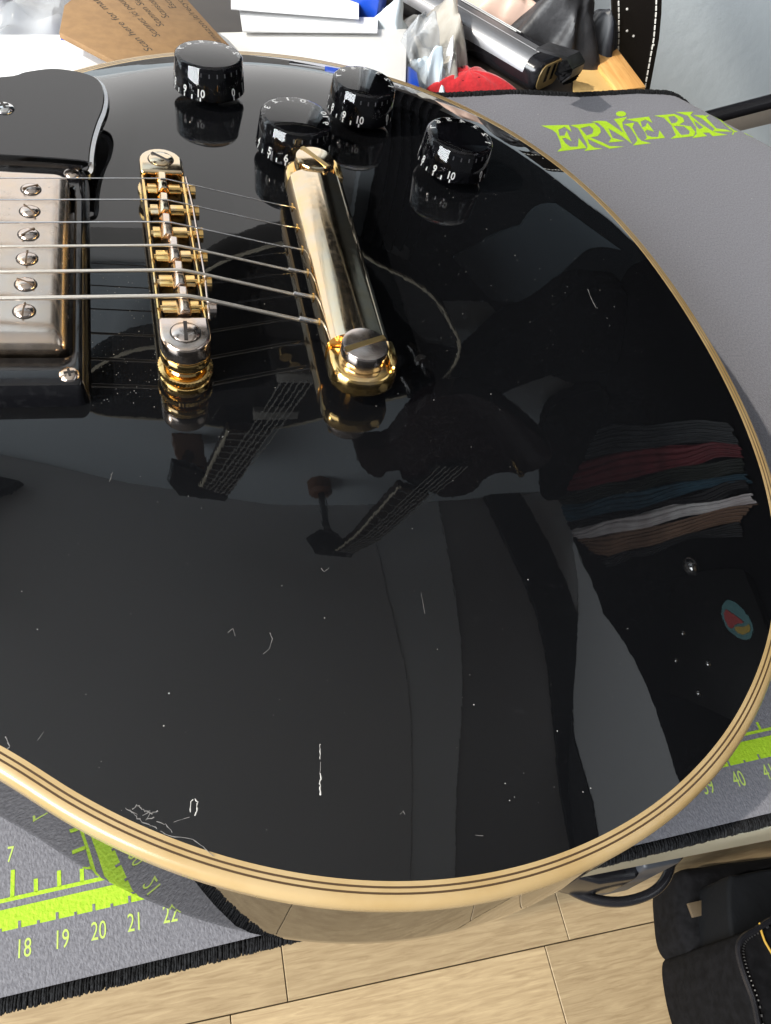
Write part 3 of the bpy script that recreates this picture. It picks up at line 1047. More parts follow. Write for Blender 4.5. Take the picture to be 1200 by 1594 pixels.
SL = np.array([.34, .334, .328, .325, .31, .275, .229, .164, .087, .035, .007, 0, 0]) * 1.04
CUM = np.r_[0, np.cumsum((SL[1:] + SL[:-1]) / 2 * np.diff(KN))]
ZE = -CUM[-1]


def drop(d):
    d = np.clip(d, 0, 399)
    i = np.clip(np.searchsorted(KN, d, side='right') - 1, 0, len(KN) - 2)
    t = d - KN[i]
    return CUM[i] + SL[i] * t + (SL[i + 1] - SL[i]) * t * t / (2 * (KN[i + 1] - KN[i]))


LOOP = np.array(smooth_loop(OUT, 8))
# resample evenly
seg = np.linalg.norm(np.roll(LOOP, -1, 0) - LOOP, axis=1)
cl = np.r_[0, np.cumsum(seg)]
NA = 520
tt = np.linspace(0, cl[-1], NA, endpoint=False)
LP = np.vstack([LOOP, LOOP[:1]])
LOOP = np.stack([np.interp(tt, cl, LP[:, k]) for k in (0, 1)], 1)
_k = np.ones(5) / 5
for k in (0, 1):
    LOOP[:, k] = np.convolve(np.r_[LOOP[-2:, k], LOOP[:, k], LOOP[:2, k]], _k, 'valid')
TAN = np.roll(LOOP, -1, 0) - np.roll(LOOP, 1, 0)
TAN /= np.linalg.norm(TAN, axis=1)[:, None]
NOR = np.stack([TAN[:, 1], -TAN[:, 0]], 1)


def edge_dist(P):
    A = LOOP
    B = np.roll(LOOP, -1, 0)
    AB = B - A
    L2 = (AB ** 2).sum(1)
    out = np.empty(len(P))
    for i in range(0, len(P), 2000):
        Q = P[i:i + 2000]
        t = np.clip(((Q[:, None, :] - A[None]) * AB[None]).sum(2) / L2, 0, 1)
        d = ((A[None] + AB[None] * t[..., None] - Q[:, None, :]) ** 2).sum(2)
        out[i:i + 2000] = np.sqrt(d.min(1))
    return out


def top_z(x, y):
    return float(drop(edge_dist(np.array([[x, y]], float)))[0]) + ZE


guitar = thing('electric_guitar', 'glossy black single-cut electric guitar with cream binding and worn gold hardware', 'guitar', (0, 0, MAT_Z))
CTR = np.array([-35.0, 0.0])
fr_ = np.r_[0, np.geomspace(0.004, 1.0, 84)]
fr_ = np.r_[np.linspace(0, 0.6, 72), np.linspace(0.6, 0.985, 22)[1:]]
G = []
for f in fr_:
    G.append(LOOP * (1 - f) + CTR * f)
GP = np.vstack(G)
GZ = drop(edge_dist(GP)) + ZE
GZ[:NA] = ZE
bt = MB()
bt.v = [(x, y, z) for (x, y), z in zip(GP, GZ)]
nr = len(fr_)
for j in range(nr - 1):
    for i in range(NA):
        i2 = (i + 1) % NA
        bt.f.append((j * NA + i, j * NA + i2, (j + 1) * NA + i2, (j + 1) * NA + i))
n0 = len(bt.v)
bt.v.append((CTR[0], CTR[1], 0.0))
for i in range(NA):
    bt.f.append(((nr - 1) * NA + i, (nr - 1) * NA + (i + 1) % NA, n0))
bt.build('carved_top', LACQ, guitar, smooth=180)


def rim(offs, name, m_, smooth=60):
    """strip round the body through (outward offset, z) pairs"""
    mb = MB()
    for (o, z) in offs:
        R = LOOP + NOR * o
        mb.v += [(x, y, z) for x, y in R]
    for j in range(len(offs) - 1):
        for i in range(NA):
            i2 = (i + 1) % NA
            mb.f.append((j * NA + i, (j + 1) * NA + i, (j + 1) * NA + i2, j * NA + i2))
    return mb.build(name, m_, guitar, smooth=smooth)


zb = lambda o: ZE - 0.12 * o
rim([(-.3, ZE - .6), (0, zb(0) + .02), (.9, zb(.9) + .02)], 'binding_ply', BIND)
rim([(.9, zb(.9)), (1.32, zb(1.32))], 'dark_ply', BINDDARK)
rim([(1.32, zb(1.32) + .02), (2.0, zb(2.0) + .02)], 'binding_ply', BIND)
rim([(2.0, zb(2.0)), (2.42, zb(2.42))], 'dark_ply', BINDDARK)
rim([(2.42, zb(2.42) + .02), (3.4, zb(3.4) - .02), (4.0, ZE - .9), (4.4, ZE - 1.6), (4.6, ZE - 2.6), (4.6, ZE - 5.2), (4.4, ZE - 5.4)], 'outer_binding', BIND, 180)
sd = [(4.45, ZE - 5.1)] + [(4.45, z) for z in np.linspace(ZE - 5.6, MAT_Z + 6, 10)]
for a in np.linspace(0, math.pi / 2, 8)[1:]:
    sd.append((4.45 - 6 * (1 - math.cos(a)), MAT_Z + .3 + 6 - 6 * math.sin(a)))
sd.append((-60, MAT_Z + .3))
rim(sd, 'body_side', LACQ, 180)
# neck stub and fretboard reach out of the picture to the left
MB().prism([(-232, -27), (-232, 27), (-628, 21.5), (-628, -21.5)], -34, -14).build('neck', LACQ, guitar, bevel=6)
MB().prism([(-150, -28), (-150, 28), (-628, 21.5), (-628, -21.5)], -8, 1.5).build('fretboard', ROSEW, guitar, bevel=1)

# pickguard: black plate with a white bevelled edge, floating above the top
gz = 8.5
ge = [(-47.2, 85.3), (-39.9, 89.7), (-32.3, 93.1), (-25.5, 92.9), (-20.6, 91.1), (-18.2, 88.3), (-17.1, 84.6), (-16.6, 78.8), (-17.3, 71.2), (-18.9, 63.7), (-20.4, 54.7), (-21.2, 46.5), (-21.5, 39.0), (-22.9, 38.6), (-23.4, 43.0)]
gp = smooth_loop(ge + [(-66, 43.2), (-160, 42), (-165, 60), (-120, 82), (-80, 78)], 4)
pgm = MB().polys([gp], lambda p: (p[0], p[1], gz))
pg = pgm.build('pickguard', GUARD, guitar, smooth=0)


def inset(P, d):
    P = np.array(P)
    t = np.roll(P, -1, 0) - np.roll(P, 1, 0)
    t /= np.linalg.norm(t, axis=1)[:, None]
    n = np.stack([t[:, 1], -t[:, 0]], 1)
    a = 0.5 * np.sum(P[:, 0] * np.roll(P[:, 1], -1) - np.roll(P[:, 0], -1) * P[:, 1])
    if a < 0:
        n = -n
    return P + n * d


def bevel_ring(P, o0, z0, o1, z1, name, m_, par, last=None):
    a, b = inset(P, o0), inset(P, o1)
    n = len(P)
    if last is not None:
        a, b, n = a[:last + 1], b[:last + 1], last + 1
    mb = MB()
    mb.v = [(x, y, z0) for x, y in a] + [(x, y, z1) for x, y in b]
    mb.f = [(i, i + n, (i + 1) % n + n, (i + 1) % n) for i in range(n if last is None else n - 1)]
    ar = np.sum(np.array(P)[:, 0] * np.roll(np.array(P)[:, 1], -1) - np.roll(np.array(P)[:, 0], -1) * np.array(P)[:, 1])
    if ar < 0:
        mb.f = [f[::-1] for f in mb.f]
    return mb.build(name, m_, par, smooth=180)


bevel_ring(gp, 0, gz - .02, .3, gz - .2, 'black_bevel', BLACKPL, pg)
bevel_ring(gp, .3, gz - .2, 1.35, gz - .85, 'white_bevel', WHITEPLY, pg, 49)
bevel_ring(gp, 1.35, gz - .85, 1.8, gz - 2.2, 'black_bevel', BLACKPL, pg)


def cross_screw(c, r, m_, par, name='screw', ax=(0, 0, 1), rot=0.4):
    s = MB().lathe([(r, -1.2), (r, 0), (r * .86, r * .22), (r * .5, r * .36), (0.02, r * .4)], c, 24, ax).build(name, m_, par, smooth=50)
    sl = MB()
    for k in (0, 1):
        a = rot + k * math.pi / 2
        M = lambda p, a=a: (c[0] + p[0] * math.cos(a) - p[1] * math.sin(a), c[1] + p[0] * math.sin(a) + p[1] * math.cos(a), c[2] + p[2] + k * .01)
        sl.box(-r * .5, r * .5, -r * .13, r * .13, r * .2, r * .42, M)
    sl.build('cross_slot', DARKSLOT, s, smooth=0)
    return s


cross_screw((-45.3, 67.5, gz), 3.1, CHROME, guitar, 'pickguard_screw')

# bridge pickup
XP = -36.16
ring = MB()
ro = [(-22.6, -45.6), (-22.6, 45.6), (-68.5, 45.6), (-68.5, -45.6)]


def rrect(x0, x1, y0, y1, r, n=6):
    out = []
    for cx, cy, a0 in ((x1 - r, y1 - r, 0), (x0 + r, y1 - r, 90), (x0 + r, y0 + r, 180), (x1 - r, y0 + r, 270)):
        for k in range(n + 1):
            a = math.radians(a0 + 90 * k / n)
            out.append((cx + r * math.cos(a), cy + r * math.sin(a)))
    return out


def rz(y):
    return 4.6 + (45 - y) / 90 * 1.7


po = rrect(-68.5, -22.6, -45.6, 45.6, 2.2)
pi_ = rrect(-65.6, -25.5, -35.9, 35.9, 2.2)
n = len(po)
lev = [(inset(po, 1.0), lambda y: -.6), (po, lambda y: rz(y) - 1.2), (inset(po, -.6), lambda y: rz(y) - .25), (inset(po, -1.3), rz), (inset(pi_, .6), rz), (pi_, lambda y: rz(y) - .5), (pi_, lambda y: -.5)]
for P, zf in lev:
    ring.v += [(x, y, zf(y)) for x, y in P]
for j in range(len(lev) - 1):
    for i in range(n):
        i2 = (i + 1) % n
        ring.f.append((j * n + i, j * n + i2, (j + 1) * n + i2, (j + 1) * n + i))
pr = ring.build('pickup_ring', BLACKPL, guitar, smooth=40)
for sx, sy in ((-26.2, 41.6), (-26.2, -42.2), (-64.8, 41.6), (-64.8, -42.2)):
    cross_screw((sx, sy, rz(sy)), 2.45, SILVER, pr, 'ring_screw', rot=0.2)
# metal cover with rounded shoulders
cv = MB()
CZ = 10.2
pc = rrect(-64.6, -26.6, -35.2, 35.2, 2.6, 8)
lv = [(0, -.5), (0, CZ - 3.8)]
for a in np.linspace(0, math.pi / 2, 9)[1:]:
    lv.append((-3.8 * (1 - math.cos(a)), CZ - 3.8 + 3.8 * math.sin(a)))
n = len(pc)
for o, z in lv:
    k = 1 + o / 19.0
    cv.v += [(-45.6 + (x + 45.6) * (1 + o / 19.0), y * (1 + o / 35.2), z) for x, y in pc]
for j in range(len(lv) - 1):
    for i in range(n):
        i2 = (i + 1) % n
        cv.f.append((j * n + i, j * n + i2, (j + 1) * n + i2, (j + 1) * n + i))
cv.f.append(tuple((len(lv) - 1) * n + i for i in range(n)))
cover = cv.build('pickup_cover', NICKEL, guitar, smooth=60)
random.seed(11)
for k in range(6):
    y = (24.6 - 9.84 * k) * 1.005
    c = (XP, y, CZ)
    s = MB().lathe([(2.75, -.3), (2.75, .05), (2.5, .1)], c, 26).build('pole_hole', DARKSLOT, cover, smooth=40)
    s = MB().lathe([(2.4, -.3), (2.4, .25), (2.1, .6), (1.2, .95), (.02, 1.05)], c, 26).build('pole_screw', SILVER, cover, smooth=50)
    a = [0.5, -0.9, 0.8, 1.5, -0.5, 1.45][k]
    M = lambda p, a=a, c=c: (c[0] + p[0] * math.cos(a) - p[1] * math.sin(a), c[1] + p[0] * math.sin(a) + p[1] * math.cos(a), c[2] + p[2])
    MB().box(-2.2, 2.2, -.2, .2, .45, 1.08, M).build('pole_slot', SLOTGOLD, cover, smooth=0)

# ---- bridge
BT, BB = np.array([-1.0, 37.0]), np.array([1.0, -37.0])
bu = (BB - BT) / np.linalg.norm(BB - BT)      # toward bass (toward viewer)
bv = np.array([-bu[1], bu[0]])                # toward tail
if bv[0] < 0:
    bv = -bv
BZ = 14.4


def BM(p):
    """(a along bridge from centre, + toward bass ; b toward tail ; z)"""
    q_ = bu * p[0] + bv * p[1]
    return (q_[0], q_[1], p[2] + (p[0] / 37.0) * 0.5)


def stad(L, w, n=12):
    out = []
    for k in range(n + 1):
        a = -math.pi / 2 + math.pi * k / n
        out.append((L - w + w * math.cos(a), w * math.sin(a)))
    for k in range(n + 1):
        a = math.pi / 2 + math.pi * k / n
        out.append((-L + w + w * math.cos(a), w * math.sin(a)))
    return out


ext = stad(43.2, 6.1)
br = MB()

# base block with a trough: side walls, floor, end lands
br.prism(ext, BZ - 8.2, BZ - 5.4, BM)
wall_t = [(-30.6, 4.3), (30.6, 4.3), (30.6, 6.1), (-30.6, 6.1)]
br.prism([(-31, 5.05), (31, 5.05), (31, 6.05), (-31, 6.05)], BZ - 5.5, BZ - 1.0, BM)
br.prism([(-31, -6.05), (31, -6.05), (31, -5.05), (-31, -5.05)], BZ - 5.5, BZ - 1.0, BM)
bridge = br.build('bridge', GOLD, guitar, bevel=0.5, fixn=True)
lin = MB()
lin.prism([(-30.9, -5.0), (30.9, -5.0), (30.9, 5.0), (-30.9, 5.0)], BZ - 5.35, BZ - 5.1, BM)
lin.build('trough_floor', DARKSLOT, bridge, smooth=0)
for sg_ in (-1, 1):
    MB().prism([(-30.9, 4.85 * sg_), (30.9, 4.85 * sg_), (30.9, 5.04 * sg_), (-30.9, 5.04 * sg_)], BZ - 5.05, BZ - 2.2, BM).build('trough_wall', DARKSLOT, bridge, smooth=0, fixn=True)
for sgn in (1, -1):
    e = [(p[0] * sgn, p[1]) for p in ext if p[0] > 0]
    e = [(max(abs(a), 31.2) * sgn, b) for a, b in e] if False else e
    poly = [(31.0 * sgn, -6.05)] + [(a, b) for a, b in e] + [(31.0 * sgn, 6.05)]
    MB().prism(poly, BZ - 5.45, BZ, BM).build('bridge_land', GOLDTOP if sgn < 0 else SILVER, bridge, bevel=0.9, seg=3, fixn=True)
    # slotted post screw head
    c = BM((37 * sgn, 0, BZ))
    MB().lathe([(3.75, -.2), (3.75, .02), (3.6, .06)], c, 28).build('screw_recess', DARKSLOT, bridge)
    MB().lathe([(3.4, -.3), (3.4, .3), (3.1, .55), (1.5, .8), (.02, .85)], c, 28).build('post_screw', SILVER if sgn > 0 else GOLDTOP, bridge, smooth=50)
    a = 1.55 if sgn > 0 else -0.7
    M = lambda p, a=a, c=c: (c[0] + p[0] * math.cos(a) - p[1] * math.sin(a), c[1] + p[0] * math.sin(a) + p[1] * math.cos(a), c[2] + p[2])
    MB().box(-3.2, 3.2, -.45, .45, .5, .9, M).build('screw_slot', DARKSLOT, bridge, smooth=0)
    # thumbwheel (knurled) and bushing
    p = BM((37 * sgn, 0, 0))
    NT = 96
    MB().lathe([(3.2, 4.4), (5.8, 4.6), (6.6, 4.2), (6.6, 2.9), (5.8, 2.5), (3.0, 2.5)], (p[0], p[1], 0), NT, None,
               tooth=lambda r, z, k: r + (.26 if (k % 2 == 0 and r > 6) else 0)).build('thumbwheel', GOLD, bridge, smooth=40)
    MB().lathe([(3.0, 5.4), (4.6, 5.2), (4.9, 4.6)], (p[0], p[1], 0), 40).build('thumbwheel_hub', GOLD, bridge, smooth=40)
    MB().lathe([(3.0, 1.9), (5.6, 1.8), (6.3, 1.3), (6.45, .7), (6.4, -.2)], (p[0], p[1], 0), 40).build('post_bushing', GOLD, bridge, smooth=40)
    MB().lathe([(2.0, -.2), (2.0, 8)], (p[0], p[1], 0), 18).build('bridge_post', GOLD, bridge)
SY = [-25.4, -15.3, -5.1, 5.1, 15.3, 25.4]     # along a: treble (-) .. bass (+)
SB = [0.0, -0.3, -0.5, 0.6, 0.9, 1.1]
for k, a in enumerate(SY):
    b0 = SB[k] - .3
    w = 3.9 if k < 2 else 4.5
    prof = [(b0 - 2.0, BZ - 4.8), (b0 - 1.9, BZ - .6), (b0 - .7, BZ + 1.15), (b0 + .9, BZ + .95), (b0 + 1.6, BZ - 1.2), (b0 + 1.8, BZ - 4.8)]
    sb = MB()
    n = len(prof)
    for aa in (a - w, a + w):
        sb.v += [BM((aa, b, z)) for b, z in prof]
    sb.f = [(i, (i + 1) % n, (i + 1) % n + n, i + n) for i in range(n)] + [tuple(range(n - 1, -1, -1)), tuple(range(n, 2 * n))]
    sad = sb.build('saddle', SILVER if k >= 2 else GOLDTOP, bridge, bevel=.25, fixn=True)
    MB().prism([(a - 2.3, -4.6), (a + 2.3, -4.6), (a + 2.3, 4.6), (a - 2.3, 4.6)], BZ - 4.9, BZ - 1.7, BM).build('saddle_foot', GOLD, sad, bevel=.3, fixn=True)
    # string notch insert
    MB().box(-.45, .45, b0 - .7, b0 + .6, BZ + .9, BZ + 1.2, lambda p, a=a: BM((a + p[0], p[1], p[2]))).build('string_notch', DARKSLOT, sad, smooth=0)
    # adjusting screw, head on the tail side
    h0, h1 = BM((a, -5.8, BZ - 2.6)), BM((a, 6.3, BZ - 2.6))
    sad2 = MB().tube([h0, h1], 1.05, 12).build('intonation_screw', GOLD, bridge)
    h2 = BM((a, 8.6, BZ - 2.6))
    MB().tube([h1, h2], 2.0, 18).build('screw_head', GOLD if k < 5 else SILVER, sad2, smooth=40)
    MB().box(-.3, .3, 8.55, 8.7, BZ - 4.4, BZ - .8, lambda p, a=a: BM((a + p[0], p[1], p[2]))).build('head_slot', DARKSLOT, sad2, smooth=0)
# retaining wire along the tail side
MB().tube([BM((-30, 6.5, BZ - 1.0)), BM((-15, 7.0, BZ - .6)), BM((15, 7.0, BZ - .6)), BM((31, 6.4, BZ - 1.2))], .35, 6).build('retaining_wire', SILVER, bridge)

# ---- stop tailpiece
XT = 45.05
tl = MB()
NS = 15
prof = []
# D-shaped section: (b toward tail, z)
for k in range(NS):
    a = math.pi * k / (NS - 1)
    prof.append((-6.9 * math.cos(a) * -1, 5.6 + 8.4 * math.sin(a) ** 0.75))
prof = [(6.6, 4.2)] + prof[::1][0:] + [(-6.6, 4.2)] if prof[0][0] > 0 else [(-6.6, 4.2)] + prof + [(6.6, 4.2)]
prof = [(-7.9, 3.9), (-8.5, 5.0), (-8.6, 8.0), (-8.5, 10.2), (-7.9, 11.9), (-6.7, 13.1), (-4.6, 14.0), (-2.0, 14.5), (1.0, 14.5), (4.0, 13.9), (6.6, 12.6), (8.3, 10.7), (9.2, 8.4), (9.4, 6.2), (9.1, 4.6), (8.4, 3.9)]
for _ in range(2):
    prof = [q_ for i in range(len(prof)) for q_ in ((prof[i][0] * .75 + prof[(i + 1) % len(prof)][0] * .25, prof[i][1] * .75 + prof[(i + 1) % len(prof)][1] * .25), (prof[i][0] * .25 + prof[(i + 1) % len(prof)][0] * .75, prof[i][1] * .25 + prof[(i + 1) % len(prof)][1] * .75))]
ypos = [(36.2, 1.0), (34, 1.0), (20, 1.0), (0, 1.0), (-20, 1.0), (-34, 1.0), (-36.2, 1.0)]
n = len(prof)
for (y, k) in ypos:
    tl.v += [(XT + b * k, y, 3.9 + (z - 3.9) * k) for b, z in prof]
for j in range(len(ypos) - 1):
    for i in range(n):
        i2 = (i + 1) % n
        tl.f.append((j * n + i, j * n + i2, (j + 1) * n + i2, (j + 1) * n + i))
tl.f.append(tuple(range(n)))
tl.f.append(tuple((len(ypos) - 1) * n + i for i in range(n - 1, -1, -1)))
tail = tl.build('tailpiece', GOLDTOP, guitar, smooth=50, fixn=True)
for sgn in (1, -1):
    c = np.array([XT, 41.0 * sgn])
    # lower ear wrapping the stud
    ear = [(XT - 8.4, 36.3 * sgn), (XT - 8.5, 41 * sgn)]
    for k in range(11):
        a = math.pi * k / 10
        ear.append((XT + .4 - 8.9 * math.cos(a), (42.0 + 7.6 * math.sin(a) ** .8) * sgn))
    ear += [(XT + 9.3, 41 * sgn), (XT + 9.3, 36.3 * sgn)]
    MB().prism(ear, 4.0, 10.2).build('tailpiece_ear', GOLD, tail, bevel=1.5, seg=3, fixn=True)
    # rounded back shoulder beside the stud
    MB().prism([(XT + 6.3, 36.3 * sgn), (XT + 8.9, 36.3 * sgn), (XT + 9.0, 43 * sgn), (XT + 7.4, 46.5 * sgn), (XT + 6.4, 45 * sgn)], 10.1, 12.0).build('ear_shoulder', GOLD, tail, bevel=.6, fixn=True)
    # stud: slotted head, shaft, flange
    st_ = MB().lathe([(3.8, -.2), (3.8, 4.2), (5.6, 4.4)], (c[0], c[1], 0), 32).build('stud', GOLD, tail, smooth=40)
    hz = 10.25
    hm = MB()
    hm.lathe([(5.9, 0), (6.1, .6), (6.1, 4.2), (5.8, 4.9), (4.6, 5.15), (.02, 5.25)], (c[0], c[1], hz), 48)
    hm.build('stud_head', SILVER if sgn < 0 else GOLDTOP, tail, smooth=40)
    a = 0.38 if sgn < 0 else -0.98
    M = lambda p, a=a, c=c: (c[0] + p[0] * math.cos(a) - p[1] * math.sin(a), c[1] + p[0] * math.sin(a) + p[1] * math.cos(a), hz + p[2])
    MB().box(-5.9, 5.9, -.75, .75, 4.75, 5.35, M).build('stud_slot', mat('slot_gold', (0.5, 0.36, 0.16), 0.3, 1.0), tail, smooth=0)
# string holes on the front face
for y in (25.4, 15.3, 5.1, -5.1, -15.3, -25.4):
    MB().lathe([(1.3, 0), (1.3, .3), (.8, .4)], (XT - 8.5, y, 8.0), 16, (-1, 0, 0)).build('string_hole', GOLD, tail)

# ---- strings
gauge = [.16, .18, .22, .34, .42, .5]
for k in range(6):
    a = SY[k]
    sp = BM((a, SB[k] - .3, BZ + 1.15 + gauge[k]))
    y0 = sp[1]
    nut = (-628.0, y0 * 0.69, sp[2] - 33.0)
    hole = (XT - 8.7, [25.4, 15.3, 5.1, -5.1, -15.3, -25.4][k], 8.2)
    pts = [nut, (sp[0] - 6, y0 * .997, sp[2] - .31), (sp[0] - .8, y0, sp[2] - .02), (sp[0] + .8, y0, sp[2] - .12), (sp[0] + 4, y0, sp[2] - .75), (hole[0] - 5, hole[1], hole[2] + .75), hole]
    s = MB().tube(pts, gauge[k] * (1.0 if k < 3 else 1.05), 10).build('string', STEEL if k < 3 else BRONZE, guitar, smooth=180)
    if k >= 2:
        d0 = np.array(pts[-1]) - np.array(pts[-3])
        d0 /= np.linalg.norm(d0)
        e = np.array(hole)
        MB().tube([e - d0 * 5.5, e - d0 * 5.2, e], [gauge[k] * 1.05, gauge[k] * 1.3, gauge[k] * 1.3], 10).build('string_wrap', STEEL, s, smooth=60)

# ---- knobs
KNOBS = [((18.7, 101.8), -15, .96), ((71.2, 92.6), 3, .94), ((43.2, 66.4), 111, .98), ((98.8, 62.2), 4, .98)]
for (kx, ky), th10, ks in KNOBS:
    zc = top_z(kx, ky)
    h = 2.0
    nx_ = -(top_z(kx + h, ky) - top_z(kx - h, ky)) / (2 * h)
    ny_ = -(top_z(kx, ky + h) - top_z(kx, ky - h)) / (2 * h)
    ez = np.array([nx_, ny_, 1.0])
    ez /= np.linalg.norm(ez)
    c = np.array([kx, ky, zc]) + ez * 3.0
    tocam = CAM - c
    ex = tocam - ez * (tocam @ ez)
    ex /= np.linalg.norm(ex)
    ey = np.cross(ez, ex)          # to the viewer's left/right
    if ey @ RIGHT < 0:
        ey = -ey
    HK = .76
    core = [(9.2, 0.2), (11.9, 0.22), (12.0, .4), (11.2, 4.6), (10.5, 8.0), (10.0, 11.3), (9.5, 11.8), (.02, 11.8)]
    cap = [(.02, 0.05), (12.4, .05), (12.75, .4), (12.7, 1.2), (11.9, 13.9), (11.4, 14.6), (10.8, 14.8), (.02, 14.8)]
    kb = MB().lathe([(r_ * ks, z_ * HK) for r_, z_ in core], c, 56, ez).build('control_knob', CORE, guitar, smooth=40)
    # clear skirt around the core
    MB().lathe([(r_ * ks, z_ * HK if z_ > .1 else z_) for r_, z_ in cap], c, 72, ez).build('clear_cap', CLEAR, kb, smooth=50)
    MB().lathe([(3.2, -3.0), (3.2, .2)], c, 18, ez).build('pot_shaft', CORE, kb)
    kn_ = MB()
    for k in range(24):
        a = 2 * math.pi * k / 24
        u = math.cos(a) * ex + math.sin(a) * ey
        t_ = -math.sin(a) * ex + math.cos(a) * ey
        p0 = c + u * 10.3 * ks + ez * 9.6 * HK
        p1 = c + u * 10.12 * ks + ez * 11.1 * HK
        kn_.tube([p0, p1], .2, 5)
    kn_.build('knurling', mat('knurl_grey', (0.05, 0.05, 0.055), 0.4) if 'knurl_grey' not in bpy.data.materials else bpy.data.materials['knurl_grey'], kb)
    base_w = 0
    for nme in range(11):
        ang = math.radians(th10 + 30 * (nme - 10))
        v, f = text_shape(str(nme), 1.0, 0.022)
        H = 2.35

        def cone(u, w, ang=ang):
            z_ = 1.35 + w * H
            r_ = (12.0 - .8 * (z_ - .4 * HK) / (4.2 * HK)) * ks + .1
            a2 = ang + u * H * .86 / (11.4 * ks)
            return c + ez * z_ + (ex * math.cos(a2) + ey * math.sin(a2)) * r_
        # flip faces if mirrored
        mb = MB().add([cone(u, w) for u, w in v], f)
        mb.add([cone(u, w) for u, w in ((-.1, -.5), (.1, -.5), (.1, -.05), (-.1, -.05))], [(0, 1, 2, 3)])
        mb.build('numeral', NUM, kb, smooth=0)
        def refract_ring(u, w, ang=ang):
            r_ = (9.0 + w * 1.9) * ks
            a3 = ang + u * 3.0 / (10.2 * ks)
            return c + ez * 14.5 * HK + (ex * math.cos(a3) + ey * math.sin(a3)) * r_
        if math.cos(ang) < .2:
            MB().add([refract_ring(u, w) for u, w in v], f).build('numeral', NUM, kb, smooth=0)  # painted image of the skirt digits as refracted by the cap
        if nme < 10:
            a2 = ang + math.radians(15)
            MB().add([cone(u, w, a2) for u, w in ((-.1, -.45), (.1, -.45), (.1, .1), (-.1, .1))], [(0, 1, 2, 3)]).build('tick_mark', NUM, kb, smooth=0)

# ---- wear: dust specks, chips and scratches on the lacquer
random.seed(21)
ds = MB()


def on_top(px, py):
    z = -4.0
    for _ in range(8):
        p = at(px, py, z)
        z = top_z(p[0], p[1])
    return np.array([p[0], p[1], z])


def speck(p, r):
    n = random.choice((4, 5, 6))
    ph = random.uniform(0, 6)
    e = random.uniform(.5, 1)
    ph2 = random.uniform(0, 3.14)
    vs = []
    for k in range(n):
        a = ph + 2 * math.pi * k / n
        u, w = r * math.cos(a) * random.uniform(.6, 1.1), r * e * math.sin(a) * random.uniform(.6, 1.1)
        vs.append((p[0] + u * math.cos(ph2) - w * math.sin(ph2), p[1] + u * math.sin(ph2) + w * math.cos(ph2), p[2] + .06))
    vs.append((p[0], p[1], p[2] + .06 + r * .5))
    ds.add(vs, [(k, (k + 1) % n, n) for k in range(n)])


for _ in range(110):
    speck(on_top(random.uniform(140, 250), random.uniform(420, 640)), random.choice((.07, .09, .12, .16)))
for _ in range(55):
    speck(on_top(random.uniform(300, 860), random.uniform(380, 760)), random.choice((.07, .08, .11, .15)))
for _ in range(60):
    speck(on_top(random.uniform(10, 1000), random.uniform(680, 1300)), random.choice((.07, .08, .1, .16, .2)))
for _ in range(70):
    speck(on_top(random.uniform(640, 1000), random.uniform(250, 560)), random.choice((.09, .12, .16)))
for _ in range(60):
    y = random.uniform(-34, 34)
    x = random.uniform(-62, -28)
    speck(np.array([x, y, CZ + .02]), random.choice((.1, .14, .2)))
ds.build('dust_specks', DUST, guitar, smooth=0, kind='stuff')


DUST2 = mat('chipped_white', (0.5, 0.48, 0.45), 0.9)


ds = MB()
for _ in range(70):
    px_, py_ = random.choice(((random.uniform(700, 1150), random.uniform(150, 260)), (random.uniform(900, 1195), random.uniform(240, 560))))
    q_ = at(px_, py_, MAT_Z)
    p_ = mat_pt(q_[0], q_[1], .1)
    if top_z(p_[0], p_[1]) > -40 and edge_dist(np.array([[p_[0], p_[1]]]))[0] > 6 or True:
        speck(np.array(p_), random.choice((.18, .22, .3, .4)))
ds.build('lint_specks', DUST, rubber, smooth=0, kind='stuff')


def scratch(pxs, w, m_=None):
    m_ = m_ or DUSTDIM
    P = [on_top(*p) + np.array([0, 0, .03]) for p in pxs]
    mb = MB()
    mb.tube(P, [w * .55 * random.uniform(.3, 1.2) for _ in P], 5)
    mb.build('scratch', m_, guitar, smooth=0)


def jit(pts, n, a):
    out = []
    for i in range(len(pts) - 1):
        for k in range(n):
            t = k / n
            out.append((pts[i][0] * (1 - t) + pts[i + 1][0] * t + random.uniform(-a, a), pts[i][1] * (1 - t) + pts[i + 1][1] * t + random.uniform(-a, a)))
    out.append(pts[-1])
    return out


scratch(jit([(498, 1158), (498, 1182)], 8, .7), .2, DUST)
scratch(jit([(499, 1186), (498, 1206)], 7, .8), .14)
scratch(jit([(499, 1204), (500, 1214)], 4, .8), .34, DUST)
scratch(jit([(498, 1214), (499, 1238)], 8, 1.0), .36, DUST)
scratch(jit([(296, 1265), (297, 1248), (301, 1244)], 4, .8), .22, DUST)
scratch(jit([(303, 1243), (308, 1248), (306, 1262), (303, 1270)], 4, .9), .3, DUST)
scratch(jit([(295, 1272), (270, 1280)], 4, .6), .12)
scratch(jit([(250, 1294), (262, 1301), (300, 1306), (316, 1318), (332, 1333)], 4, .6), .2)
scratch(jit([(222, 1270), (234, 1262), (228, 1276), (240, 1272)], 3, 1.2), .2)
scratch(jit([(245, 1280), (258, 1284), (268, 1296)], 4, 1.6), .25)
scratch(jit([(200, 1262), (214, 1268)], 3, 1.2), .18)
scratch(jit([(410, 1018), (420, 1010), (424, 995), (420, 985)], 4, .8), .15)
scratch(jit([(500, 885), (505, 890), (512, 884)], 4, .6), .12)
scratch(jit([(655, 922), (661, 955)], 3, .3), .07)
scratch(jit([(915, 450), (920, 464), (928, 480)], 4, .3), .12)
scratch(jit([(8, 1146), (16, 1162), (12, 1166)], 4, 1.2), .3)
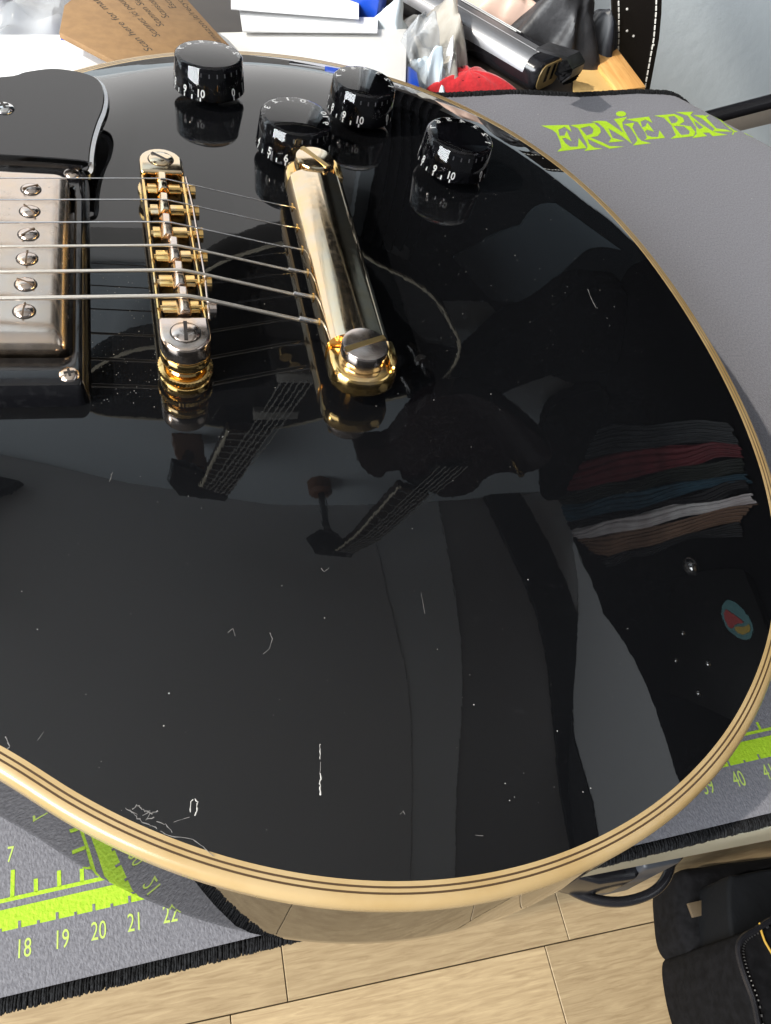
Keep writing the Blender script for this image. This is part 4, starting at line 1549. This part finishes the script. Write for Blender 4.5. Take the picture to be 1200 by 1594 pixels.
scratch(jit([(58, 1153), (68, 1139)], 3, .5), .12)
scratch(jit([(206, 1258), (216, 1252), (224, 1262), (236, 1266), (246, 1262)], 5, 2.2), .3)
scratch(jit([(196, 1256), (208, 1268), (226, 1282), (244, 1290)], 6, 2.0), .2)
scratch(jit([(172, 740), (176, 735), (170, 750)], 3, .6), .15)
scratch(jit([(355, 985), (362, 978), (366, 990)], 3, .6), .12)
scratch(jit([(622, 1268), (628, 1262), (630, 1268)], 3, .5), .12)
scratch(jit([(740, 1300), (752, 1301)], 2, .4), .1)

# ------------------------------------------------------------------ things on the table behind the guitar
TZ = MAT_Z - 3.2     # table surface


def V2(px, py, z):
    p = at(px, py, z)
    return (p[0], p[1])


# flat white box, left
zt = -40.0
a, b = V2(-60, 53, zt), V2(268, 53, zt)
wb = thing('white_box', 'flat white paper box behind the guitar at the far left, blank and sunlit', 'box', ((a[0] + b[0]) / 2, (a[1] + b[1]) / 2 - 20, TZ), 'white boxes')
MB().prism([(b[0], b[1]), (a[0], a[1]), (a[0], 172), (b[0] - .5, 172)], TZ, zt).build('carton', PAPER, wb, bevel=.8)
fl = [V2(266, 55, zt), V2(232, 74, zt), V2(230, 86, zt), V2(266, 90, zt)]
MB().prism(fl, zt + .1, zt + .5).build('folded_corner', PAPER2, wb, smooth=0)

# white box, right, with lifted flap
zf = -48.0
wb2 = thing('white_box', 'larger flat white card box with open flap, right of the brown card', 'box', (*V2(500, 80, TZ), TZ), 'white boxes')
MB().prism([V2(328, 50, zf), V2(634, 44, zf), V2(632, 128, zf), V2(560, 170, zf), V2(328, 150, zf)], TZ, zf).build('carton', PAPER2, wb2, bevel=.7)
fp = [V2(378, 44, zf + 4), V2(588, 46, zf + 4), V2(589, 23, zf + 4), V2(500, 21, zf + 4), V2(430, 5, zf + 4), V2(370, -10, zf + 4)]
MB().prism(fp, zf + 2, zf + 2.6).build('open_flap', PAPER, wb2, smooth=0)
MB().prism([V2(360, 2, zf + 9), V2(560, 18, zf + 9), V2(560, -30, zf + 9), V2(360, -40, zf + 9)], zf + 5, zf + 5.6).build('inner_flap', PAPER, wb2, smooth=0)

# brown cardboard return slip with printed lines
zc_ = -30.0
cb = thing('cardboard_card', 'brown cardboard piece printed with recycling text between the white boxes', 'card', (*V2(250, 40, zc_), TZ))
cp = [V2(100, 8, zc_), V2(160, -40, zc_), V2(262, -22, zc_), V2(292, 0, zc_), V2(330, 42, zc_), V2(372, 86, zc_), V2(310, 112, zc_), V2(180, 96, zc_), V2(92, 50, zc_)]
MB().prism(cp, zc_ - 2.5, zc_).build('card_panel', CARDB, cb, bevel=.3)


def px_text(body, p0, p1, h, name='printed_line', z=zc_ + .08):
    """text whose baseline runs from pixel p0 to pixel p1 on the card"""
    a, b = np.array(V2(*p0, z)), np.array(V2(*p1, z))
    v, f = text_shape(body, 1.0)
    us = [u for u, w in v]
    u0, u1 = min(us), max(us)
    d = (b - a)
    n_ = np.array([-d[1], d[0]]) / np.linalg.norm(d)
    P = [a + d * ((u - u0) / (u1 - u0)) + n_ * w * h for u, w in v]
    MB().add([(p[0], p[1], z) for p in P], f).build(name, INK, cb, smooth=0)


HT = 3.6
px_text('Scan here for materials', (238, 78), (128, -24), HT)
px_text('Scannez ici pour', (250, 56), (190, -2), HT)
px_text('Scannen Sie', (256, 40), (216, -2), HT)
px_text('Scansiona', (264, 27), (234, -6), HT)
px_text('Escanea', (275, 12), (252, -14), HT)
px_text('amazon.it/recycle', (345, 66), (276, -8), HT * .9)

# crumpled things
random.seed(8)


def crumple(c, rad, seed, sub=5, amp=.35, flat=1.0):
    """sheet film or cloth squeezed into a wad: creased facets plus folded ridges"""
    bm = bmesh.new()
    bmesh.ops.create_icosphere(bm, subdivisions=5, radius=1.0)
    rng = np.random.default_rng(seed)
    D = rng.normal(size=(70, 3))
    D /= np.linalg.norm(D, axis=1)[:, None]
    hgt = rng.uniform(.66, 1.0, 70)
    K = rng.normal(size=(9, 3)) * rng.uniform(1.4, 4.6, (9, 1))
    ph = rng.uniform(0, 6.28, 9)
    am = rng.uniform(.012, .04, 9) * (amp / .35)
    mb = MB()
    for v in bm.verts:
        p = np.array(v.co)
        k = np.min(hgt / np.maximum(D @ p, .05))
        w = p + .18 * np.sin(K[:3] @ p * .7 + ph[:3])
        rid = np.sum(am * (1 - 2 * np.abs(np.sin(K @ w + ph))))
        s = min(k, 1.2) * (1 - amp * .25) + rid
        mb.v.append((c[0] + p[0] * s * rad[0], c[1] + p[1] * s * rad[1], max(c[2] + p[2] * s * rad[2], TZ + .2)))
    mb.f = [tuple(v.index for v in f.verts) for f in bm.faces]
    bm.free()
    return mb


def sheet(c, rad, seed, folds=26, depth=.3, n=54, yaw=0.0):
    """thin film or cloth crushed into sharp folds: a bumpy sheet with ragged, turned-down edges"""
    rng = np.random.default_rng(seed)
    g = np.linspace(-1, 1, n)
    U, V = np.meshgrid(g, g)
    th = rng.uniform(0, 6.28, folds)
    off = rng.uniform(-.9, .9, folds)
    wid = rng.uniform(.12, .5, folds)
    am = rng.uniform(.25, 1.0, folds) * depth
    H = np.zeros_like(U)
    DX = np.zeros_like(U)
    DY = np.zeros_like(U)
    for i in range(folds):
        d = U * math.cos(th[i]) + V * math.sin(th[i]) - off[i]
        e = -U * math.sin(th[i]) + V * math.cos(th[i])
        c0 = rng.uniform(-.8, .8)
        m = np.clip(1 - np.abs(d) / wid[i], 0, 1) * np.clip(1.2 - np.abs(e - c0) / rng.uniform(.5, 1.3), 0, 1)
        sg = 1 if rng.random() < .6 else -1
        H += sg * am[i] * m
        DX += sg * .35 * am[i] * m * math.cos(th[i] + 1)
        DY += sg * .35 * am[i] * m * math.sin(th[i] + 1)
    R2 = np.sqrt(U ** 2 + V ** 2)
    ang = np.arctan2(V, U)
    lim = .86 + .1 * np.sin(3 * ang + seed) + .07 * np.sin(7 * ang + seed * 2)
    dome = 1 - np.clip(R2 / lim, 0, 1.3) ** 2.4
    Z = dome * .75 + H * np.clip(1.25 - R2 / lim, .15, 1)
    mb = MB()
    cy_, sy_ = math.cos(yaw), math.sin(yaw)
    for j in range(n):
        for i in range(n):
            x, y = (U[j, i] + DX[j, i]) * rad[0], (V[j, i] + DY[j, i]) * rad[1]
            mb.v.append((c[0] + x * cy_ - y * sy_, c[1] + x * sy_ + y * cy_, max(TZ + .3, TZ + (c[2] + rad[2] - TZ) * Z[j, i])))
    for j in range(n - 1):
        for i in range(n - 1):
            if R2[j, i] < lim[j, i] * 1.06:
                k = j * n + i
                mb.f.append((k, k + 1, k + n + 1, k + n))
    used = sorted({i for f in mb.f for i in f})
    mp = {o_: k for k, o_ in enumerate(used)}
    mb.v = [mb.v[i] for i in used]
    mb.f = [tuple(mp[i] for i in f) for f in mb.f]
    return mb


def cpx(px, py, z):
    p = at(px, py, z)
    return (p[0], p[1], z)


sheet(cpx(28, 26, -52), (44, 34, 14), 4).build('plastic_bag', FILM, smooth=28, label='crumpled clear plastic bag behind the flat white box', cat='bag')
sheet(cpx(40, -4, -50), (66, 30, 14), 14).build('paper_wad', mat('grey_paper', (0.55, 0.55, 0.56), 0.7), smooth=28, label='crumpled grey white paper inside the clear bag corner', cat='paper')
MB().prism([V2(92, 52, -37), V2(104, 14, -37), V2(150, 28, -37), V2(190, 52, -37)], TZ + .3, -37).build('blue_packet', BLUEPL, bevel=1.5,
        label='dark blue packet corner beside the brown card', cat='packet')
bx = MB()
bx.box(-13, 13, -9, 9, 0, 26, lambda p: (at(560, 2, -45)[0] + p[0] * .9 + p[1] * .5, at(560, 2, -45)[1] + p[1] * .9 - p[0] * .5, -50 + p[2]))
bx.build('blue_clip', BLUEPL, bevel=2, label='bright blue plastic clip behind the open flap', cat='clip')
comb = thing('white_comb', 'small white ridged plastic piece beside the blue clip', 'comb', cpx(522, 6, -40))
for k in range(6):
    c_ = cpx(504 + k * 6, 16 - k * 2.4, -46)
    MB().box(c_[0] - .8, c_[0] + .8, c_[1], c_[1] + 14, -60, -46 + k * .1).build('tooth', PAPER, comb, bevel=.3)
sheet(cpx(652, 84, -52), (18, 30, 12), 9).build('plastic_wrap', FILM, smooth=28, label='crumpled clear wrap beside the white card box', cat='wrap')
sheet(cpx(676, 48, -50), (26, 40, 13), 31).build('plastic_wrap', mat('beige_film', (0.3, 0.275, 0.235), 0.25, var=(0.42, 0.4, 0.36), vscale=60), smooth=28, label='creased beige wrap under the black bar', cat='wrap')
sheet(cpx(606, 38, -50), (22, 16, 12), 12).build('tissue', mat('pale_wrap', (0.6, 0.66, 0.7), 0.5), smooth=28, label='pale blue wrap behind the white box top', cat='tissue')
sheet(cpx(668, 104, -54), (15, 16, 11), 17).build('tissue', TISSUE, smooth=28, label='pale blue tissue wad beside the red mesh cloth', cat='tissue')
sheet(cpx(696, 92, -52), (7, 11, 11), 19).build('tissue', PAPER, smooth=28, label='small white tissue tip leaning on the blue one', cat='tissue')
MB().prism([V2(634, 100, -50), V2(650, 112, -50), V2(655, 142, -50), V2(632, 142, -50)], TZ + .3, -50).build('blue_packet', BLUEPL, bevel=1,
        label='blue packet sliver at the right end of the card box', cat='packet')
sheet(cpx(800, 8, -48), (40, 34, 15), 23).build('plastic_bag', mat('pinkish_film', (0.6, 0.42, 0.34), 0.3), smooth=28, label='pinkish crumpled film behind the black bar', cat='bag')

# red perforated cloth
rc = MB()
rp = [V2(640, 152, TZ), V2(643, 136, TZ), V2(680, 120, TZ), V2(722, 112, TZ), V2(762, 120, TZ), V2(804, 142, TZ), V2(800, 148, TZ), V2(720, 152, TZ)]
cx_, cy_ = np.mean([p[0] for p in rp]), np.mean([p[1] for p in rp])
NR, NAa = 10, 40
lp = smooth_loop(rp, 6)
for j in range(NR + 1):
    t = j / NR
    for (x, y) in lp:
        r = 1 - t
        zz = TZ + .4 + 9 * (1 - r ** 2.2) + .8 * math.sin(x * .4) * r * (1 - r) * 4
        rc.v.append((cx_ + (x - cx_) * r, cy_ + (y - cy_) * r, zz))
n = len(lp)
for j in range(NR):
    for i in range(n):
        rc.f.append((j * n + i, j * n + (i + 1) % n, (j + 1) * n + (i + 1) % n, (j + 1) * n + i))
redc = rc.build('red_cloth', RED, smooth=180, fixn=True, label='bright red perforated cloth between tissue wad and black bar', cat='cloth')
hp = MB()
for (px, py) in ((703, 114), (718, 110), (720, 122), (704, 128), (737, 130), (685, 122), (670, 131), (686, 135), (662, 140), (672, 146), (704, 143), (745, 120), (760, 136), (722, 136)):
    p = at(px, py, -57)
    # drop onto dome
    dmin = min(lp, key=lambda q_: (q_[0] - p[0]) ** 2 + (q_[1] - p[1]) ** 2)
    rr = min(1, math.hypot(p[0] - cx_, p[1] - cy_) / max(1, math.hypot(dmin[0] - cx_, dmin[1] - cy_)))
    hp.lathe([(.9, 0), (.9, .3)], (p[0], p[1], TZ + .9 + 9 * (1 - rr ** 2.2)), 8)
hp.build('perforations', mat('hole_dark', (0.08, 0.0, 0.004), 0.9), redc)

# long dark bar
bar = thing('dark_metal_bar', 'long dark metal bar with amber end lying across the clutter', 'tool', cpx(770, 70, TZ))
zb0, zb1 = TZ + .5, TZ + 18
e1 = np.array(cpx(862, 92, zb1))
e0 = np.array(cpx(590, -65, zb1))
dv = (e1 - e0)[:2]
dv /= np.linalg.norm(dv)
nv = np.array([-dv[1], dv[0]])
BMm = lambda s, w, z: (e1[0] + dv[0] * s + nv[0] * w, e1[1] + dv[1] * s + nv[1] * w, z)
sec = []
for (w, z) in rrect(-14.8, 14.8, zb0, zb1, 7, 7):
    sec.append((w, z))
mbb = MB()
n = len(sec)
for s in (-190, -4, -1.2, 0):
    k = {-190: 1, -4: 1, -1.2: .97, 0: .88}[s]
    zc0 = (zb0 + zb1) / 2
    mbb.v += [BMm(s, w * k, zc0 + (z - zc0) * k) for w, z in sec]
for j in range(3):
    mbb.f += [(j * n + i, j * n + (i + 1) % n, (j + 1) * n + (i + 1) % n, (j + 1) * n + i) for i in range(n)]
mbb.f += [tuple(range(n - 1, -1, -1)), tuple(3 * n + i for i in range(n))]
mbb.build('bar_body', BARBLK, bar, fixn=True, smooth=50)
sk = MB()
pts = [(-10.5, zb1 + .25), (-3.2, zb1 + .6), (-2.8, zb1 + .2), (-2.4, zb1 + .6), (5.5, zb1 + .25)]
pts = [(-15.1, zb1 - 8), (-14.4, zb1 - 4), (-11.8, zb1 - .9), (-8.5, zb1 + .3), (-3.0, zb1 + .5), (-2.7, zb1 + .2), (-2.4, zb1 + .5), (4.0, zb1 + .3)]
for s in (-190, -9):
    sk.v += [BMm(s, w, z) for w, z in pts]
k = len(pts)
sk.f = [(i, i + 1, i + 1 + k, i + k) for i in range(k - 1)]
sk.build('steel_skin', BARMET, bar, fixn=True, smooth=40)
for w in (6.4, 8.4):
    MB().tube([BMm(-190, w, zb1 + .05), BMm(-38 + w, w, zb1 + .05)], .35, 6).build('pale_groove', mat('groove_grey', (0.5, 0.5, 0.5), .4) if 'groove_grey' not in bpy.data.materials else bpy.data.materials['groove_grey'], bar)
endp = MB()
ek = .8
zc0 = (zb0 + zb1) / 2
endp.v = [BMm(.6, w * ek, zc0 + (z - zc0) * ek) for w, z in sec] + [BMm(0, w * ek, zc0 + (z - zc0) * ek) for w, z in sec]
endp.f = [tuple(range(n))] + [(i, (i + 1) % n, (i + 1) % n + n, i + n) for i in range(n)]
ep = endp.build('end_plate', BAREND, bar, fixn=True, smooth=0)
for w in (-4.0, 2.6):
    MB().add([BMm(.9, w - 1.6, zc0 - 3), BMm(.9, w + 1.6, zc0 - 3), BMm(.9, w + 1.6, zc0 + 6), BMm(.9, w - 1.6, zc0 + 6)], [(0, 1, 2, 3)]).build('socket', BARBLK, ep, smooth=0)

# black nylon glove and its strap
sheet(cpx(864, 22, -44), (40, 34, 17), 41, 34, .22).build('nylon_pouch', GLOVE, smooth=28, label='crumpled black nylon pouch lying on the wood block', cat='pouch')
sheet(cpx(934, 26, -46), (22, 24, 15), 43, 18, .14).build('nylon_pouch', mat('navy_nylon', (0.016, 0.018, 0.024), .45), smooth=28, label='crumpled dark navy nylon end beside the leather strap', cat='pouch')
sp_ = [cpx(845, 70, -30), cpx(872, 78, -29), cpx(893, 84, -30), cpx(902, 100, -36), cpx(898, 112, -46), cpx(884, 122, -57)]
stp = MB()
for i, p in enumerate(sp_):
    stp.v += [(p[0] - 5, p[1] - 4, p[2]), (p[0] + 5, p[1] + 4, p[2]), (p[0] + 5, p[1] + 4, p[2] - 1.4), (p[0] - 5, p[1] - 4, p[2] - 1.4)]
for i in range(len(sp_) - 1):
    for k in range(4):
        stp.f.append((4 * i + k, 4 * i + (k + 1) % 4, 4 * i + 4 + (k + 1) % 4, 4 * i + 4 + k))
stp.f += [(0, 1, 2, 3), tuple(4 * (len(sp_) - 1) + k for k in (3, 2, 1, 0))]
stp.build('wrist_strap', GLOVE, smooth=40, fixn=True, label='black webbing strap looped round the bar end', cat='strap')
crumple(cpx(884, 112, -54), (11, 9, 9), 51, 3, .4).build('black_plug', BLACKFAB, smooth=50, label='small black padded lump at the amber bar end', cat='plug')

# pine block
zp = -60.3
t0 = V2(893, 72, zp); t1 = V2(905, 72, zp)
pb = thing('wood_block', 'pale pine wood block behind the mat at the leather strap', 'block', cpx(960, 110, TZ))
A1, A2, A3, A4 = V2(906, 70, zp), V2(952, 63, zp), V2(1006, 135, zp), V2(961, 140, zp)
tp = [A1, A2, A3, A4]
MB().prism(tp, TZ + .4, zp).build('block_body', PINE, pb, bevel=.7)
lf = [(A1[0] - .4, A1[1], TZ + .6), (A4[0] - .4, A4[1] - .4, TZ + .6), (A4[0] - .4, A4[1] - .4, zp - .6), (A1[0] - .4, A1[1], zp - .6)]
B1, B4 = V2(893, 74, zp - 2), V2(893, 139, zp - 2)
MB().prism([A1, A4, V2(893, 140, zp - 2), B1], TZ + .4, zp - 2.0).build('pale_face', PINEEND, pb, bevel=.5)

# hanging leather strap
lst = thing('leather_strap', 'glossy black leather strap with white stitching hanging behind the pine block', 'strap', (300, 330, TZ))
cen = [(995, -40), (996, -10), (996, 20), (994, 60), (989, 100), (984, 140), (980, 175)]
wd = [44, 43, 42, 40, 37, 34, 32]
zz = [40, 20, 0, -18, -36, -54, -62]
yb = 330
ls = MB()
EDG = ([], [])
for (px, py), w, z in zip(cen, wd, zz):
    # strap stands upright: intersect the view ray with a vertical plane y = yb
    def onp(px, py, Y):
        d = RIGHT * ((px - 600) / F_PX) + UP * (-(py - 797) / F_PX) + FWD
        t = (Y - CAM[1]) / d[1]
        return CAM + d * t
    a, b = onp(px - w, py, yb), onp(px + w * .8, py, yb)
    EDG[0].append(a)
    EDG[1].append(b)
    ls.v += [tuple(a), tuple(b), (b[0], b[1] + 3, b[2]), (a[0], a[1] + 3, a[2])]
for i in range(len(cen) - 1):
    for k in range(4):
        ls.f.append((4 * i + k, 4 * i + (k + 1) % 4, 4 * i + 4 + (k + 1) % 4, 4 * i + 4 + k))
ls.build('strap_body', LEATHER, lst, smooth=50, fixn=True)
for e, sg in ((0, 1), (1, -1)):
    P = [p + np.array([4.2 * sg, -.5, 0]) for p in EDG[e]]
    sm = MB()
    for i in range(len(P) - 1):
        L = np.linalg.norm(P[i + 1] - P[i])
        nn = max(2, int(L / 4.0))
        for k in range(nn):
            s0, s1 = k / nn, (k + .68) / nn
            sm.tube([P[i] * (1 - s0) + P[i + 1] * s0, P[i] * (1 - s1) + P[i + 1] * s1], .55, 5)
    sm.build('stitching', THREAD, lst)
for (px, py) in ((976, 14), (976, 48), (986, 56), (1017, 70)):
    p = onp(px, py, yb - .6)
    MB().lathe([(.8, 0), (.7, .4)], p, 8, (0, -1, 0)).build('white_dot', THREAD, lst)

# black stand leg with grey bar, right behind the mat


def onwall(px, py, Y):
    d = RIGHT * ((px - 600) / F_PX) + UP * (-(py - 797) / F_PX) + FWD
    return CAM + d * (Y - CAM[1]) / d[1]


p0, p1 = onwall(1020, 205, 420), onwall(1260, 142, 420)
MB().tube([p0, p1], 6.0, 16).build('black_tube', BARBLK, smooth=60, label='black metal tube sloping behind the right mat corner', cat='tube')
p0, p1 = onwall(1010, 226, 440), onwall(1260, 166, 440)
gb = MB()
gb.v = [(p[0], p[1] + dy, p[2] + dz) for p in (p0, p1) for dy, dz in ((0, -9), (0, 9), (12, 9), (12, -9))]
gb.f = [(0, 4, 5, 1), (1, 5, 6, 2), (2, 6, 7, 3), (3, 7, 4, 0), (0, 1, 2, 3), (7, 6, 5, 4)]
gb.build('grey_bar', mat('warm_grey_paint', (0.3, 0.28, 0.26), .6), bevel=1, fixn=True, label='flat grey bar just below the black tube', cat='bar')

# ------------------------------------------------------------------ below the table on the right
zc1 = -130.0
ad = thing('power_adapter', 'black power adapter with looped cable hanging below the table front', 'adapter', cpx(950, 1352, zc1))
P = [V2(890, 1352, zc1), V2(985, 1338, zc1), V2(1000, 1352, zc1), V2(992, 1368, zc1), V2(935, 1376, zc1), V2(895, 1366, zc1)]
MB().prism(P, zc1 - 22, zc1).build('adapter_body', BARBLK, ad, bevel=5, seg=3)
MB().prism([V2(985, 1330, zc1), V2(1040, 1322, zc1), V2(1054, 1332, zc1), V2(1050, 1348, zc1), V2(992, 1360, zc1)], zc1 - 40, zc1 + 6).build('adapter_plug', mat('charcoal_rubber', (0.03, 0.033, 0.04), .5), ad, bevel=5, seg=3)
cpts = [(872, 1366), (885, 1382), (905, 1393), (935, 1402), (965, 1404), (995, 1398), (1020, 1386), (1036, 1368), (1044, 1345), (1046, 1325)]
MB().tube([cpx(x, y, zc1 - 20) for x, y in smooth_loop(cpts, 4)[:-4]], 1.9, 10).build('cable', BARBLK, ad, smooth=180)

zb_ = -660.0
bag = thing('gig_bag', 'black padded bag with yellow piping standing on the floor at lower right', 'bag', cpx(1150, 1500, FLOOR_Z))


def hull_prism(pxs, ztop, zbot, name, m_, bev, par):
    P = smooth_loop([V2(x + 26, y + 4, ztop) for x, y in pxs], 4)
    return MB().prism(P, zbot, ztop).build(name, m_, par, bevel=bev, seg=4, fixn=True)


hull_prism([(1036, 1352), (1082, 1340), (1140, 1332), (1230, 1330), (1290, 1400), (1270, 1500), (1160, 1520), (1122, 1508), (1072, 1486), (1046, 1464), (1036, 1420)], zb_ - 60, FLOOR_Z + 2, 'rear_pocket', BLACKFAB, 16, bag)
hull_prism([(1108, 1366), (1130, 1356), (1200, 1346), (1290, 1360), (1300, 1450), (1200, 1470), (1130, 1486), (1112, 1450)], zb_, FLOOR_Z + 4, 'middle_pocket', mat('black_canvas', (0.003, 0.0035, 0.0045), .75, bump=1.5, bscale=45, bdetail=8, spec=0.15), 16, bag)
fpk = hull_prism([(1124, 1462), (1140, 1444), (1200, 1430), (1320, 1420), (1330, 1640), (1180, 1660), (1160, 1600), (1136, 1530)], zb_ + 30, FLOOR_Z + 6, 'front_pocket', BLACKFAB, 18, bag)
MB().tube([cpx(x + 26, y + 4, zb_ + 32) for x, y in smooth_loop([(1159, 1441), (1164, 1460), (1180, 1488), (1194, 1520), (1206, 1560), (1216, 1610)], 4)[:-4]], 1.1, 8).build('yellow_piping', PIPING, bag)
MB().tube([cpx(x + 26, y + 4, zb_ + 31) for x, y in smooth_loop([(1200, 1432), (1146, 1446), (1124, 1466), (1128, 1500), (1146, 1550), (1166, 1610)], 5)[:-5]], 3.0, 8).build('black_piping', BARBLK, bag)
zt_ = MB()
zp_ = [np.array(cpx(x + 34, y + 6, zb_ + 31)) for x, y in smooth_loop([(1200, 1432), (1146, 1446), (1124, 1466), (1128, 1500), (1146, 1550), (1166, 1610)], 14)[:-14]]
for a_, b_ in zip(zp_[::2], zp_[1::2]):
    zt_.tube([a_, a_ * .45 + b_ * .55], 1.3, 5)
zt_.build('zip_teeth', mat('zip_grey', (0.02, 0.02, 0.022), .4), bag)
cl_ = cpx(1085, 1415, zb_ - 56)
MB().box(cl_[0] - 9, cl_[0] + 9, cl_[1] - 7, cl_[1] + 7, cl_[2] - 2, cl_[2] + 2).build('tan_label', mat('tan_label', (0.07, 0.05, 0.028), .6), bag, bevel=.5)
